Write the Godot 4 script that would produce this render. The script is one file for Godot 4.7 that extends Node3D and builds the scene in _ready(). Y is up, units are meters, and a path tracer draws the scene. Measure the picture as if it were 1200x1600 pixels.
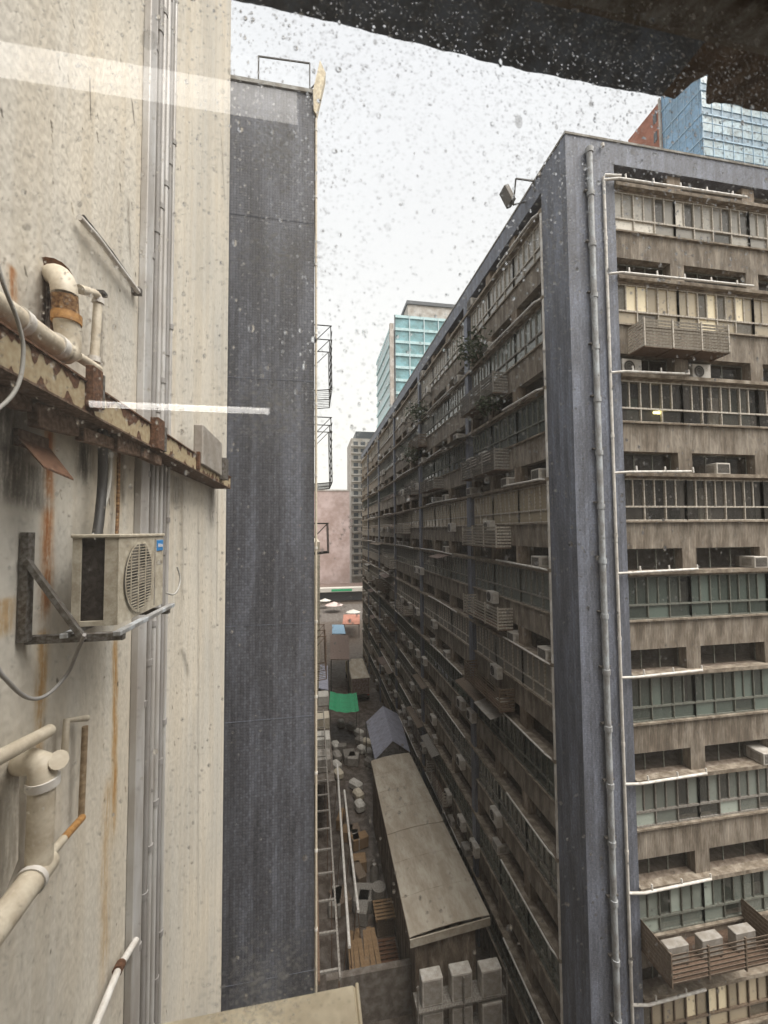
extends Node3D
# Alley between two industrial blocks, seen through a rain-spotted window.
# Eye height is y = 0; the alley floor lies at GROUND. The alley runs along -z.

const GROUND := -22.5
const FOC := 638.85          # focal length of the photograph in its own pixels
const EYE_ROT := Vector3(2.6847, -9.9717, -0.4487)   # degrees: pitch, yaw, roll
const FRONT_Z := -12.7       # front face of the tall block on the other side
const SIDE_X := 8.98         # its alley face
const LEVELS := [12.57, 9.1, 5.54, 2.0, -1.46, -4.97, -8.47, -11.97, -15.47, -18.9]

var M := {}
var used := {}
var eye_basis: Basis
var rng := RandomNumberGenerator.new()

# ---------------------------------------------------------------- mesh builder
class MB:
	var v := PackedVector3Array()
	var n := PackedVector3Array()
	var uv := PackedVector2Array()
	var ix := PackedInt32Array()
	var off := Vector3.ZERO
	func _init(o := Vector3.ZERO): off = o
	func quad(a: Vector3, b: Vector3, c: Vector3, d: Vector3):
		var nn := (c - a).cross(d - b).normalized()
		var s := v.size()
		for p in [a, b, c, d]:
			v.append(p - off); n.append(nn); uv.append(Vector2.ZERO)
		ix.append_array(PackedInt32Array([s, s + 2, s + 1, s, s + 3, s + 2]))
	func tri(a: Vector3, b: Vector3, c: Vector3):
		var nn := (b - a).cross(c - a).normalized()
		var s := v.size()
		for p in [a, b, c]:
			v.append(p - off); n.append(nn); uv.append(Vector2.ZERO)
		ix.append_array(PackedInt32Array([s, s + 2, s + 1]))
	func box(c: Vector3, s: Vector3, b := Basis()):
		var h := s * 0.5
		var p := []
		for k in 8:
			p.append(c + b * Vector3(h.x if k & 1 else -h.x, h.y if k & 2 else -h.y, h.z if k & 4 else -h.z))
		quad(p[4], p[5], p[7], p[6]); quad(p[1], p[0], p[2], p[3])
		quad(p[5], p[1], p[3], p[7]); quad(p[0], p[4], p[6], p[2])
		quad(p[6], p[7], p[3], p[2]); quad(p[0], p[1], p[5], p[4])
	func span(a: Vector3, b: Vector3):
		box((a + b) * 0.5, (b - a).abs())
	func bevel(c: Vector3, s: Vector3, e: float, b := Basis()):
		var h := s * 0.5
		e = minf(e, minf(h.x, minf(h.y, h.z)) * 0.9)
		var g := func(sx, sy, sz, ax):
			var q := Vector3(sx * (h.x - (0.0 if ax == 0 else e)), sy * (h.y - (0.0 if ax == 1 else e)), sz * (h.z - (0.0 if ax == 2 else e)))
			return c + b * q
		for s1 in [-1, 1]:
			_face(c, g.call(s1, -1, -1, 0), g.call(s1, 1, -1, 0), g.call(s1, 1, 1, 0), g.call(s1, -1, 1, 0))
			_face(c, g.call(-1, s1, -1, 1), g.call(1, s1, -1, 1), g.call(1, s1, 1, 1), g.call(-1, s1, 1, 1))
			_face(c, g.call(-1, -1, s1, 2), g.call(1, -1, s1, 2), g.call(1, 1, s1, 2), g.call(-1, 1, s1, 2))
			for s2 in [-1, 1]:
				_face(c, g.call(s1, s2, -1, 0), g.call(s1, s2, 1, 0), g.call(s1, s2, 1, 1), g.call(s1, s2, -1, 1))
				_face(c, g.call(s1, -1, s2, 0), g.call(s1, 1, s2, 0), g.call(s1, 1, s2, 2), g.call(s1, -1, s2, 2))
				_face(c, g.call(-1, s1, s2, 1), g.call(1, s1, s2, 1), g.call(1, s1, s2, 2), g.call(-1, s1, s2, 2))
				for s3 in [-1, 1]:
					var a: Vector3 = g.call(s1, s2, s3, 0)
					var d: Vector3 = g.call(s1, s2, s3, 1)
					var f: Vector3 = g.call(s1, s2, s3, 2)
					if (d - a).cross(f - a).dot(a - c) < 0: tri(a, f, d)
					else: tri(a, d, f)
	func _face(c: Vector3, p: Vector3, q: Vector3, r: Vector3, s: Vector3):
		if (r - p).cross(s - q).dot((p + r) * 0.5 - c) < 0: quad(p, s, r, q)
		else: quad(p, q, r, s)
	func bar(a: Vector3, b: Vector3, w: float, h: float, up := Vector3.UP):
		var d := b - a
		if d.length() < 1e-5: return
		var z := d.normalized()
		if absf(z.dot(up)) > 0.98: up = Vector3.RIGHT if absf(z.x) < 0.9 else Vector3.BACK
		var x := up.cross(z).normalized()
		var y := z.cross(x)
		box((a + b) * 0.5, Vector3(w, h, d.length()), Basis(x, y, z))
	func tube(pts: Array, r, seg := 10, caps := true):
		var m := pts.size()
		var up := Vector3(0.13, 0.97, 0.21)
		var base := v.size()
		var last := Vector3.ZERO
		for k in m:
			var t: Vector3 = (pts[mini(k + 1, m - 1)] - pts[maxi(k - 1, 0)]).normalized()
			var x: Vector3
			if last == Vector3.ZERO:
				if absf(t.dot(up)) > 0.95: up = Vector3(0.9, 0.1, 0.3)
				x = up.cross(t).normalized()
			else:
				x = (last - t * last.dot(t)).normalized()
			last = x
			var y := t.cross(x)
			var rr: float = r[k] if r is Array else r
			for j in seg:
				var a := TAU * j / seg
				var nn := x * cos(a) + y * sin(a)
				v.append(pts[k] + nn * rr - off); n.append(nn); uv.append(Vector2.ZERO)
		for k in m - 1:
			for j in seg:
				var a := base + k * seg + j
				var b := base + k * seg + (j + 1) % seg
				ix.append_array(PackedInt32Array([a, a + seg, b, b, a + seg, b + seg]))
		if caps:
			for e in [0, m - 1]:
				var t: Vector3 = (pts[1] - pts[0]).normalized() * -1.0 if e == 0 else (pts[m - 1] - pts[m - 2]).normalized()
				var s := v.size()
				v.append(pts[e] - off); n.append(t); uv.append(Vector2.ZERO)
				for j in seg:
					v.append(v[base + e * seg + j]); n.append(t); uv.append(Vector2.ZERO)
				for j in seg:
					ix.append_array(PackedInt32Array([s, s + 1 + j, s + 1 + (j + 1) % seg] if e == 0 else [s, s + 1 + (j + 1) % seg, s + 1 + j]))
	func mesh() -> ArrayMesh:
		var a := []
		a.resize(Mesh.ARRAY_MAX)
		a[Mesh.ARRAY_VERTEX] = v; a[Mesh.ARRAY_NORMAL] = n; a[Mesh.ARRAY_TEX_UV] = uv; a[Mesh.ARRAY_INDEX] = ix
		var m := ArrayMesh.new()
		m.add_surface_from_arrays(Mesh.PRIMITIVE_TRIANGLES, a)
		return m

# ---------------------------------------------------------------- node helpers
func numbered(called: String) -> String:
	if not used.has(called):
		used[called] = 0
		return called
	used[called] += 1
	return "%s_%03d" % [called, used[called]]

func tag(o: Node, label: String, category: String, group := ""):
	o.set_meta("label", label); o.set_meta("category", category)
	if group != "": o.set_meta("group", group)
	return o

func thing(called: String, label: String, category: String, at := Vector3.ZERO, group := "") -> Node3D:
	var o := Node3D.new()
	o.name = numbered(called); add_child(o); o.position = at
	tag(o, label, category, group)
	return o

func part(called: String, b: MB, m: Material, parent: Node3D) -> MeshInstance3D:
	return part_mesh(called, b.mesh(), m, parent)

func part_mesh(called: String, me: Mesh, m: Material, parent: Node3D, at := Vector3.ZERO) -> MeshInstance3D:
	var o := MeshInstance3D.new()
	o.name = called; o.mesh = me; o.material_override = m
	parent.add_child(o, true); o.position = at
	return o

func solo(called: String, b: MB, m: Material, label: String, category: String, group := "") -> MeshInstance3D:
	var o := part_mesh(numbered(called), b.mesh(), m, self, b.off)
	tag(o, label, category, group)
	return o

func struct(called: String, b: MB, m: Material) -> MeshInstance3D:
	var o := part_mesh(numbered(called), b.mesh(), m, self, b.off)
	o.set_meta("kind", "structure")
	return o

func copy(o: Node3D, at: Vector3, turn := 0.0, label := "", group := "") -> Node3D:
	var c: Node3D = o.duplicate()
	c.name = numbered(String(o.get_meta("stem", o.name)))
	add_child(c); c.position = at; c.rotation.y = turn
	if label != "": c.set_meta("label", label)
	if group != "": c.set_meta("group", group)
	return c

# a pixel of the photograph gives a direction; the plane it meets gives the place
func ray(x: float, y: float) -> Vector3:
	return eye_basis * Vector3((x - 600.0) / FOC, -(y - 800.0) / FOC, -1.0)
func wx(x: float, y: float, px: float) -> Vector3:
	var r := ray(x, y); return r * (px / r.x)
func wy(x: float, y: float, py: float) -> Vector3:
	var r := ray(x, y); return r * (py / r.y)
func wz(x: float, y: float, pz: float) -> Vector3:
	var r := ray(x, y); return r * (pz / r.z)

# ---------------------------------------------------------------- materials
func lin(r: float, g: float, b: float, a := 1.0) -> Color:
	var c := Color(r, g, b).linear_to_srgb(); c.a = a
	return c

func noise_image(seed_: int, freq: float, size: int, oct := 4) -> Image:
	var f := FastNoiseLite.new()
	f.seed = seed_; f.frequency = freq; f.fractal_octaves = oct
	f.noise_type = FastNoiseLite.TYPE_SIMPLEX_SMOOTH
	return f.get_seamless_image(size, size)

func blotch(seed_: int, freq: float, lo: float, hi: float, warm := 0.0, size := 256) -> ImageTexture:
	var a := noise_image(seed_, freq, size).get_data()
	var b := noise_image(seed_ + 7, freq * 6.0, size, 3).get_data()
	var out := PackedByteArray(); out.resize(size * size * 3)
	for k in size * size:
		var t := clampf((a[k] * 0.68 + b[k] * 0.32) / 255.0, 0, 1)
		t = smoothstep(0.15, 0.85, t)
		var l := lerpf(lo, hi, t)
		out[k * 3] = int(255 * clampf(l, 0, 1)); out[k * 3 + 1] = int(255 * clampf(l * (1.0 - warm * (1.0 - t)), 0, 1)); out[k * 3 + 2] = int(255 * clampf(l * (1.0 - 2.0 * warm * (1.0 - t)), 0, 1))
	var im := Image.create_from_data(size, size, false, Image.FORMAT_RGB8, out)
	im.generate_mipmaps()
	return ImageTexture.create_from_image(im)

func grid_texture(seed_: int, nx: int, ny: int, joint: float, groove: float, vary: float, size := 256) -> Array:
	# small mosaic or fluting: colour and relief
	var r := RandomNumberGenerator.new(); r.seed = seed_
	var tone := []
	for k in nx * ny: tone.append(1.0 - vary * r.randf())
	var bl := noise_image(seed_, 0.012, size).get_data()
	var out := PackedByteArray(); out.resize(size * size * 3)
	var hh := PackedByteArray(); hh.resize(size * size)
	for y in size:
		for x in size:
			var fx := float(x) * nx / size
			var fy := float(y) * ny / size
			var ex := minf(fx - floorf(fx), 1.0 - (fx - floorf(fx))) * 2.0
			var ey := 1.0 if ny == 1 else minf(fy - floorf(fy), 1.0 - (fy - floorf(fy))) * 2.0
			var e := smoothstep(joint * 0.5, joint * 1.3, minf(ex, ey))
			var l: float = lerpf(groove, tone[int(fx) + nx * int(fy)], e) * lerpf(0.8, 1.0, bl[y * size + x] / 255.0)
			var c := int(255 * clampf(l, 0, 1))
			var k := y * size + x
			out[k * 3] = c; out[k * 3 + 1] = c; out[k * 3 + 2] = c
			hh[k] = int(255 * e)
	var im := Image.create_from_data(size, size, false, Image.FORMAT_RGB8, out)
	var ih := Image.create_from_data(size, size, false, Image.FORMAT_L8, hh)
	im.generate_mipmaps(); ih.generate_mipmaps()
	return [ImageTexture.create_from_image(im), ImageTexture.create_from_image(ih)]

func mat(c: Color, rough := 0.8, tex: Texture2D = null, sc := Vector3.ONE, metal := 0.0) -> StandardMaterial3D:
	var m := StandardMaterial3D.new()
	m.albedo_color = c; m.roughness = rough; m.metallic = metal
	if tex:
		m.albedo_texture = tex; m.uv1_triplanar = true; m.uv1_world_triplanar = true; m.uv1_scale = sc
	return m

func weather(m: StandardMaterial3D, tex: Texture2D, sc: Vector3) -> StandardMaterial3D:
	# a second, coarser layer of grime multiplied over the first
	m.detail_enabled = true; m.detail_albedo = tex; m.detail_blend_mode = BaseMaterial3D.BLEND_MODE_MUL
	m.detail_uv_layer = BaseMaterial3D.DETAIL_UV_2
	m.uv2_triplanar = true; m.uv2_world_triplanar = true; m.uv2_scale = sc
	return m

func relief(m: StandardMaterial3D, tex: Texture2D, cm: float) -> StandardMaterial3D:
	m.heightmap_enabled = true; m.heightmap_texture = tex; m.heightmap_scale = cm
	return m

func pane_mat(c: Color, alpha: float, rough := 0.05) -> StandardMaterial3D:
	var m := StandardMaterial3D.new()
	m.transparency = BaseMaterial3D.TRANSPARENCY_ALPHA
	c.a = alpha; m.albedo_color = c; m.roughness = rough
	return m

func make_materials():
	var b1 := blotch(11, 0.012, 0.84, 1.0, 0.03)
	var b2 := blotch(23, 0.018, 0.72, 1.0, 0.05)
	var b3 := blotch(37, 0.02, 0.6, 1.0, 0.09)
	var rel := ImageTexture.create_from_image(noise_image(5, 0.03, 256, 5))
	var mosaic := grid_texture(3, 8, 8, 0.26, 0.82, 0.16)
	var flute := grid_texture(9, 16, 1, 0.3, 0.82, 0.1)
	# large blocks
	M.mosaic_dark = relief(mat(lin(0.23, 0.243, 0.287), 0.55, mosaic[0], Vector3(1.6, 1.6, 1.6)), mosaic[1], 0.25)
	M.mosaic_blue = relief(mat(lin(0.33, 0.365, 0.46), 0.6, mosaic[0], Vector3(2.2, 2.2, 2.2)), mosaic[1], 0.3)
	M.tan_flute = relief(mat(lin(0.49, 0.43, 0.355), 0.85, flute[0], Vector3(0.9, 0.2, 0.9)), flute[1], 0.3)
	M.tan_plain = mat(lin(0.46, 0.4, 0.33), 0.9, b2, Vector3(0.5, 0.16, 0.5))
	M.ledge = mat(lin(0.44, 0.395, 0.33), 0.9, b1, Vector3(0.9, 0.5, 0.9))
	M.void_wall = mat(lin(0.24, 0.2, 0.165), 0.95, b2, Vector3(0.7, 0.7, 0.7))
	M.roof_cap = mat(lin(0.4, 0.4, 0.38), 0.9, b2, Vector3(0.5, 0.5, 0.5))
	M.plaster_side = mat(lin(0.6, 0.57, 0.5), 0.9, b1, Vector3(0.4, 0.15, 0.4))
	M.concrete = mat(lin(0.22, 0.2, 0.18), 0.92, b2, Vector3(0.4, 0.4, 0.4))
	M.ground = mat(lin(0.15, 0.13, 0.115), 0.55, b3, Vector3(0.25, 0.25, 0.25))
	var runs := blotch(91, 0.022, 0.68, 1.0, 0.04)
	weather(M.tan_flute, runs, Vector3(0.3, 0.09, 0.3)); weather(M.tan_plain, runs, Vector3(0.27, 0.08, 0.27)); weather(M.ledge, runs, Vector3(0.31, 0.31, 0.31))
	var runs2 := blotch(93, 0.02, 0.72, 1.0, 0.02)
	weather(M.mosaic_dark, runs2, Vector3(0.23, 0.035, 0.23)); weather(M.mosaic_blue, runs2, Vector3(0.33, 0.05, 0.33))
	# metal and plastic
	M.pipe_white = mat(lin(0.8, 0.79, 0.76), 0.55, b1, Vector3(1.2, 0.5, 1.2))
	M.pipe_cream = mat(lin(0.7, 0.64, 0.52), 0.5, b1, Vector3(2, 2, 2))
	M.pipe_stained = mat(lin(0.44, 0.34, 0.22), 0.7, b2, Vector3(3, 3, 3))
	M.pipe_rusty = mat(lin(0.5, 0.35, 0.18), 0.7, blotch(81, 0.03, 0.35, 1.0, 0.28), Vector3(4, 4, 4))
	M.pipe_orange = mat(lin(0.55, 0.3, 0.1), 0.7, b2, Vector3(5, 5, 5))
	M.pipe_grey = mat(lin(0.48, 0.52, 0.56), 0.55, b2, Vector3(1.0, 0.3, 1.0))
	M.conduit = mat(lin(0.56, 0.56, 0.555), 0.5, b1, Vector3(0.5, 0.2, 0.5), 0.1)
	M.conduit_dark = mat(lin(0.34, 0.335, 0.33), 0.6, b1, Vector3(0.5, 0.2, 0.5))
	M.rust = mat(lin(0.17, 0.085, 0.045), 0.9, b3, Vector3(5, 5, 5))
	M.rust_dark = mat(lin(0.21, 0.145, 0.105), 0.9, b3, Vector3(4, 4, 4))
	M.steel = mat(lin(0.24, 0.24, 0.235), 0.55, b3, Vector3(4, 4, 4), 0.4)
	M.steel_dark = mat(lin(0.1, 0.1, 0.1), 0.6, b2, Vector3(3, 3, 3), 0.3)
	M.ac_cream = mat(lin(0.6, 0.56, 0.46), 0.5, b1, Vector3(3, 3, 3))
	M.ac_white = mat(lin(0.6, 0.58, 0.54), 0.55, b1, Vector3(0.8, 0.8, 0.8))
	M.ac_grey = mat(lin(0.38, 0.36, 0.33), 0.6, b1, Vector3(0.8, 0.8, 0.8))
	M.black = mat(lin(0.025, 0.022, 0.02), 0.8, b2, Vector3(8, 8, 8))
	M.coil = mat(lin(0.06, 0.05, 0.044), 0.8, b3, Vector3(4, 4, 4))
	M.cable_black = mat(lin(0.03, 0.028, 0.027), 0.6)
	M.cable_grey = mat(lin(0.4, 0.39, 0.36), 0.6)
	M.blue_badge = mat(lin(0.04, 0.25, 0.6), 0.4)
	M.print_white = mat(lin(0.8, 0.8, 0.8), 0.5)
	M.beige_sheet = mat(lin(0.8, 0.72, 0.54), 0.6, b1, Vector3(2, 2, 2))
	M.slat_white = mat(lin(0.6, 0.57, 0.51), 0.6, b2, Vector3(2, 2, 2))
	M.frame_green = mat(lin(0.2, 0.215, 0.19), 0.7, b2, Vector3(2, 2, 2))
	M.slat_grey = mat(lin(0.3, 0.29, 0.27), 0.65, b2, Vector3(2, 2, 2))
	M.slat_brown = mat(lin(0.22, 0.17, 0.125), 0.7, b2, Vector3(2, 2, 2))
	M.foliage = mat(lin(0.035, 0.05, 0.022), 0.8)
	# alley floor
	M.shed = mat(lin(0.48, 0.435, 0.36), 0.85, b1, Vector3(0.35, 0.35, 0.12))
	M.gable = mat(lin(0.38, 0.4, 0.5), 0.7, b1, Vector3(0.6, 0.6, 0.6))
	M.green = mat(lin(0.04, 0.4, 0.19), 0.7, b1, Vector3(0.8, 0.8, 0.8))
	M.blue_tarp = mat(lin(0.25, 0.42, 0.6), 0.7, b1, Vector3(0.8, 0.8, 0.8))
	M.wood = mat(lin(0.33, 0.22, 0.12), 0.85, b2, Vector3(6, 6, 1.0))
	M.brown_roof = mat(lin(0.26, 0.2, 0.18), 0.9, b2, Vector3(0.6, 0.6, 0.6))
	M.white_bag = mat(lin(0.65, 0.64, 0.6), 0.8, b1, Vector3(2, 2, 2))
	M.yellow = mat(lin(0.65, 0.45, 0.03), 0.6)
	M.red = mat(lin(0.4, 0.08, 0.06), 0.6)
	M.rubber = mat(lin(0.02, 0.02, 0.02), 0.9)
	# far buildings
	M.pink = mat(lin(0.66, 0.53, 0.51), 0.9, b1, Vector3(0.03, 0.03, 0.03))
	M.far_white = mat(lin(0.62, 0.6, 0.57), 0.9, b1, Vector3(0.1, 0.1, 0.1))
	M.far_dark = mat(lin(0.12, 0.13, 0.14), 0.5)
	M.teal_glass = mat(lin(0.28, 0.52, 0.58), 0.3, b1, Vector3(0.05, 0.05, 0.05))
	M.teal_band = mat(lin(0.52, 0.72, 0.75), 0.5)
	M.teal_side = mat(lin(0.56, 0.68, 0.71), 0.6)
	M.blue_glass = mat(lin(0.3, 0.51, 0.75), 0.2, b1, Vector3(0.06, 0.06, 0.06))
	M.blue_glass_pale = mat(lin(0.47, 0.63, 0.72), 0.25, b1, Vector3(0.06, 0.06, 0.06))
	M.blue_band = mat(lin(0.27, 0.38, 0.47), 0.5)
	M.blue_line = mat(lin(0.38, 0.54, 0.68), 0.5)
	M.red_wall = mat(lin(0.5, 0.24, 0.18), 0.9, b1, Vector3(0.1, 0.1, 0.1))
	# panes
	M.pane_dark = pane_mat(lin(0.04, 0.036, 0.032), 0.45, 0.06); M.pane_dark.metallic_specular = 0.25
	M.pane_green = pane_mat(lin(0.1, 0.125, 0.11), 0.5, 0.1)
	M.pane_dusty = pane_mat(lin(0.35, 0.33, 0.29), 0.75, 0.2)
	M.pane_tan = pane_mat(lin(0.45, 0.38, 0.27), 0.8, 0.2)
	M.pane_pale = pane_mat(lin(0.24, 0.27, 0.24), 0.6, 0.15)
	M.blind_dark = mat(lin(0.07, 0.066, 0.062), 0.9, b2, Vector3(0.8, 0.8, 0.8))
	M.blind_mid = mat(lin(0.16, 0.15, 0.135), 0.9, b2, Vector3(0.8, 0.3, 0.8))
	M.blind_pale = mat(lin(0.48, 0.46, 0.4), 0.9, b2, Vector3(0.8, 0.3, 0.8))
	M.blind_green = mat(lin(0.13, 0.16, 0.13), 0.9, b2, Vector3(0.8, 0.3, 0.8))
	# inside
	M.room_paint = mat(lin(0.3, 0.3, 0.29), 0.9)
	M.room_floor = mat(lin(0.12, 0.11, 0.1), 0.8)
	M.awning = mat(lin(0.15, 0.195, 0.275), 0.85, b2, Vector3(3, 3, 3))
	M.awning_rust = mat(lin(0.2, 0.14, 0.1), 0.9, b3, Vector3(3, 3, 3))

# ---------------------------------------------------------------- sky, camera
func set_view():
	var cam := Camera3D.new()
	cam.name = "camera"
	cam.fov = rad_to_deg(2.0 * atan(800.0 / FOC))
	cam.rotation_degrees = EYE_ROT
	cam.near = 0.02; cam.far = 1500.0
	var lens := CameraAttributesPhysical.new()      # a wide lens focused far off: what is on the glass goes soft
	lens.frustum_focal_length = 12.0 * FOC / 800.0
	lens.frustum_focus_distance = 18.0; lens.exposure_aperture = 4.2
	lens.frustum_near = 0.02; lens.frustum_far = 1500.0
	cam.attributes = lens
	add_child(cam); cam.current = true
	eye_basis = cam.basis
	var sm := ProceduralSkyMaterial.new()
	sm.sky_top_color = lin(0.262, 0.268, 0.276)
	sm.sky_horizon_color = lin(0.302, 0.295, 0.266)
	sm.sky_curve = 0.35
	sm.ground_bottom_color = Color(0.25, 0.24, 0.23)
	sm.ground_horizon_color = Color(0.5, 0.49, 0.47)
	sm.sun_angle_max = 0.0
	var sky := Sky.new(); sky.sky_material = sm
	var env := Environment.new()
	env.background_mode = Environment.BG_SKY
	env.sky = sky
	env.tonemap_mode = Environment.TONE_MAPPER_LINEAR
	env.tonemap_exposure = 4.12
	env.sdfgi_enabled = true; env.ssao_enabled = true; env.ssil_enabled = true
	var we := WorldEnvironment.new(); we.name = "world_environment"; we.environment = env
	add_child(we)
	var sun := DirectionalLight3D.new()
	sun.name = "sun"
	sun.light_energy = 0.42
	sun.light_angular_distance = 45.0
	sun.light_color = Color(1.0, 0.98, 0.95)
	sun.shadow_enabled = true
	add_child(sun)
	sun.look_at_from_position(Vector3(0.34, 0.88, 0.3), Vector3.ZERO)

# ---------------------------------------------------------------- the room and its window
func build_room():
	var z0 := -0.34
	var b := MB.new(); b.span(Vector3(-3.2, -1.65, z0), Vector3(3.2, -1.5, 5.4)); struct("floor", b, M.room_floor)
	b = MB.new(); b.span(Vector3(-3.2, 1.42, z0), Vector3(3.2, 1.57, 5.4)); struct("ceiling", b, M.room_paint)
	b = MB.new(); b.span(Vector3(-3.35, -1.65, z0), Vector3(-3.2, 1.57, 5.4)); struct("wall_left", b, M.room_paint)
	b = MB.new(); b.span(Vector3(3.2, -1.65, z0), Vector3(3.35, 1.57, 5.4)); struct("wall_right", b, M.room_paint)
	b = MB.new(); b.span(Vector3(-3.35, -1.65, 5.4), Vector3(3.35, 1.57, 5.55)); struct("wall_back", b, M.room_paint)
	# the outer wall with the window opening
	var t := thing("own_building", "plain concrete block that the view is taken from", "building", Vector3(0, GROUND, -0.42))
	for r in [[-1.68, -22.5, 16.0, -0.85], [-1.68, 0.75, 16.0, 4.0], [-1.68, -0.85, -0.75, 0.75], [1.15, -0.85, 16.0, 0.75]]:
		b = MB.new(t.position); b.span(Vector3(r[0], r[1], -0.5), Vector3(r[2], r[3], z0)); part("wall", b, M.concrete, t)
	b = MB.new(t.position); b.span(Vector3(-3.4, 1.6, -0.335), Vector3(16.0, 3.95, 8.0)); part("upper_floors", b, M.concrete, t)
	b = MB.new(t.position); b.span(Vector3(-3.4, -22.5, -0.335), Vector3(16.0, -1.68, 8.0)); part("lower_floors", b, M.concrete, t)
	# window
	var w := thing("window", "grimy rain spotted window pane in a thin metal frame", "window", Vector3(0.2, -0.85, -0.42))
	for r in [[-0.75, -0.85, 1.15, -0.8], [-0.75, 0.7, 1.15, 0.75], [-0.75, -0.8, -0.7, 0.7], [1.1, -0.8, 1.15, 0.7]]:
		b = MB.new(w.position); b.span(Vector3(r[0], r[1], -0.46), Vector3(r[2], r[3], -0.39)); part("frame", b, M.steel, w)
	b = MB.new(w.position); b.quad(Vector3(-0.7, -0.8, -0.42), Vector3(1.1, -0.8, -0.42), Vector3(1.1, 0.7, -0.42), Vector3(-0.7, 0.7, -0.42))
	part("pane", b, pane_mat(Color(1, 1, 1), 0.03, 0.0), w)
	# thin film of dirt on the outer side of the pane
	var film := mat(lin(0.86, 0.85, 0.82), 1.0)
	film.transparency = BaseMaterial3D.TRANSPARENCY_ALPHA
	film.albedo_texture = dirt_texture()
	film.backlight_enabled = true; film.backlight = Color(1, 1, 1)
	b = MB.new(w.position); b.quad(Vector3(-0.7, -0.8, -0.424), Vector3(1.1, -0.8, -0.424), Vector3(1.1, 0.7, -0.424), Vector3(-0.7, 0.7, -0.424))
	b.uv = PackedVector2Array([Vector2(0, 1), Vector2(1, 1), Vector2(1, 0), Vector2(0, 0)])
	part("dirt_film", b, film, w)
	# drops and dried flecks on the outside of the glass
	var r := RandomNumberGenerator.new(); r.seed = 77
	var f := FastNoiseLite.new(); f.seed = 4; f.frequency = 6.0; f.fractal_octaves = 3
	var water := StandardMaterial3D.new()
	water.refraction_enabled = true; water.refraction_scale = 0.033; water.albedo_color = Color(1, 1, 1, 0.0); water.roughness = 0.0
	water.transparency = BaseMaterial3D.TRANSPARENCY_ALPHA
	spots("rain_drops", drop_mesh(0.46), water, 31000, 0.00054, 0.5, r, f, "clear rain drops clinging to the outside of the window glass", "rain drops")
	var fm := mat(lin(0.92, 0.91, 0.87), 0.6)
	fm.transparency = BaseMaterial3D.TRANSPARENCY_ALPHA
	fm.vertex_color_use_as_albedo = true
	fm.backlight_enabled = true; fm.backlight = Color(1, 1, 1)
	spots("water_spots", drop_mesh(0.12), fm, 3000, 0.0007, 0.6, r, f, "small pale dried water spots scattered over the window glass", "water spots")
	# two ceiling battens, seen only as streaks mirrored in the pane
	ceiling_lamp(Vector3(-1.36, 1.335, 3.76), 1.78, 0.07, 3.0, 0.09, "long narrow fluorescent lamp on the ceiling at the back of the room")
	ceiling_lamp(Vector3(-0.62, 1.335, 0.36), 1.15, 0.16, 0.1, 0.035, "fluorescent lamp on the ceiling just inside the window")
	# hood above the window, its lip corroded
	var a := thing("window_awning", "dark corroded sheet awning with a ragged lip above the window", "awning", Vector3(0.3, 0.78, -0.5))
	lip(a, -0.84, 0.62, M.awning, 5)
	lip(a, 0.62, 1.1, M.awning_rust, 9)
	# the flat top of a box mounted under the window
	var bb := thing("beige_cover", "cream painted metal cover fixed to the wall below the window", "cover", Vector3(-0.7, -1.05, -0.75))
	b = MB.new(bb.position); b.bevel(Vector3(-0.757, -1.035, -0.72), Vector3(1.7, 0.1, 0.44), 0.006); part("top", b, M.beige_sheet, bb)
	b = MB.new(bb.position); b.bevel(Vector3(0.0968, -1.04, -0.72), Vector3(0.007, 0.106, 0.444), 0.002); part("side_flange", b, M.beige_sheet, bb)

func dirt_texture() -> ImageTexture:
	# dried spray on the pane: a faint film and a dense stipple of pale specks, thickest where the spray hit
	var N := 2048
	var fn := noise_image(71, 0.006, 512, 5)
	fn.resize(N, N, Image.INTERPOLATE_CUBIC)
	var base := fn.get_data()
	var a := PackedByteArray(); a.resize(N * N * 2)
	for k in N * N:
		a[k * 2] = 255
		a[k * 2 + 1] = 11 + base[k] / 14
	var hits := []      # where a patch of spray shows, and how wide it is on the glass
	for h in [[900, 300, 0.07], [870, 400, 0.05], [430, 230, 0.03], [440, 400, 0.03], [430, 640, 0.03], [1150, 200, 0.05], [680, 620, 0.05], [800, 60, 0.16], [1050, 90, 0.14], [600, 20, 0.1], [410, 1540, 0.03], [1000, 60, 0.1]]:
		var p := wz(h[0], h[1], -0.424)
		hits.append([Vector2(p.x, p.y), h[2]])
	var r := RandomNumberGenerator.new(); r.seed = 90
	for k in 30000:
		var p: Vector2
		if r.randf() < 0.62:
			var h: Array = hits[r.randi() % hits.size()]
			p = h[0] + Vector2(r.randfn(), r.randfn()) * h[1] * 0.8
		else:
			p = Vector2(r.randf_range(-0.7, 1.1), 0.7 - 1.5 * pow(r.randf(), 1.7))
		var x := int((p.x + 0.7) / 1.8 * N); var y := int((0.7 - p.y) / 1.5 * N)
		var q := r.randf()
		var rad := 0 if q < 0.3 else 1 if q < 0.85 else 2
		var add := r.randi_range(6, 45)
		for dy in range(-rad, rad + 1):
			for dx in range(-rad, rad + 1):
				if dx * dx + dy * dy > rad * rad + 1: continue
				var xx := x + dx; var yy := y + dy
				if xx < 0 or yy < 0 or xx >= N or yy >= N: continue
				var i := (yy * N + xx) * 2 + 1
				a[i] = mini(235, a[i] + add)
	var im := Image.create_from_data(N, N, false, Image.FORMAT_LA8, a)
	im.convert(Image.FORMAT_RGBA8)
	return ImageTexture.create_from_image(im)

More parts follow.
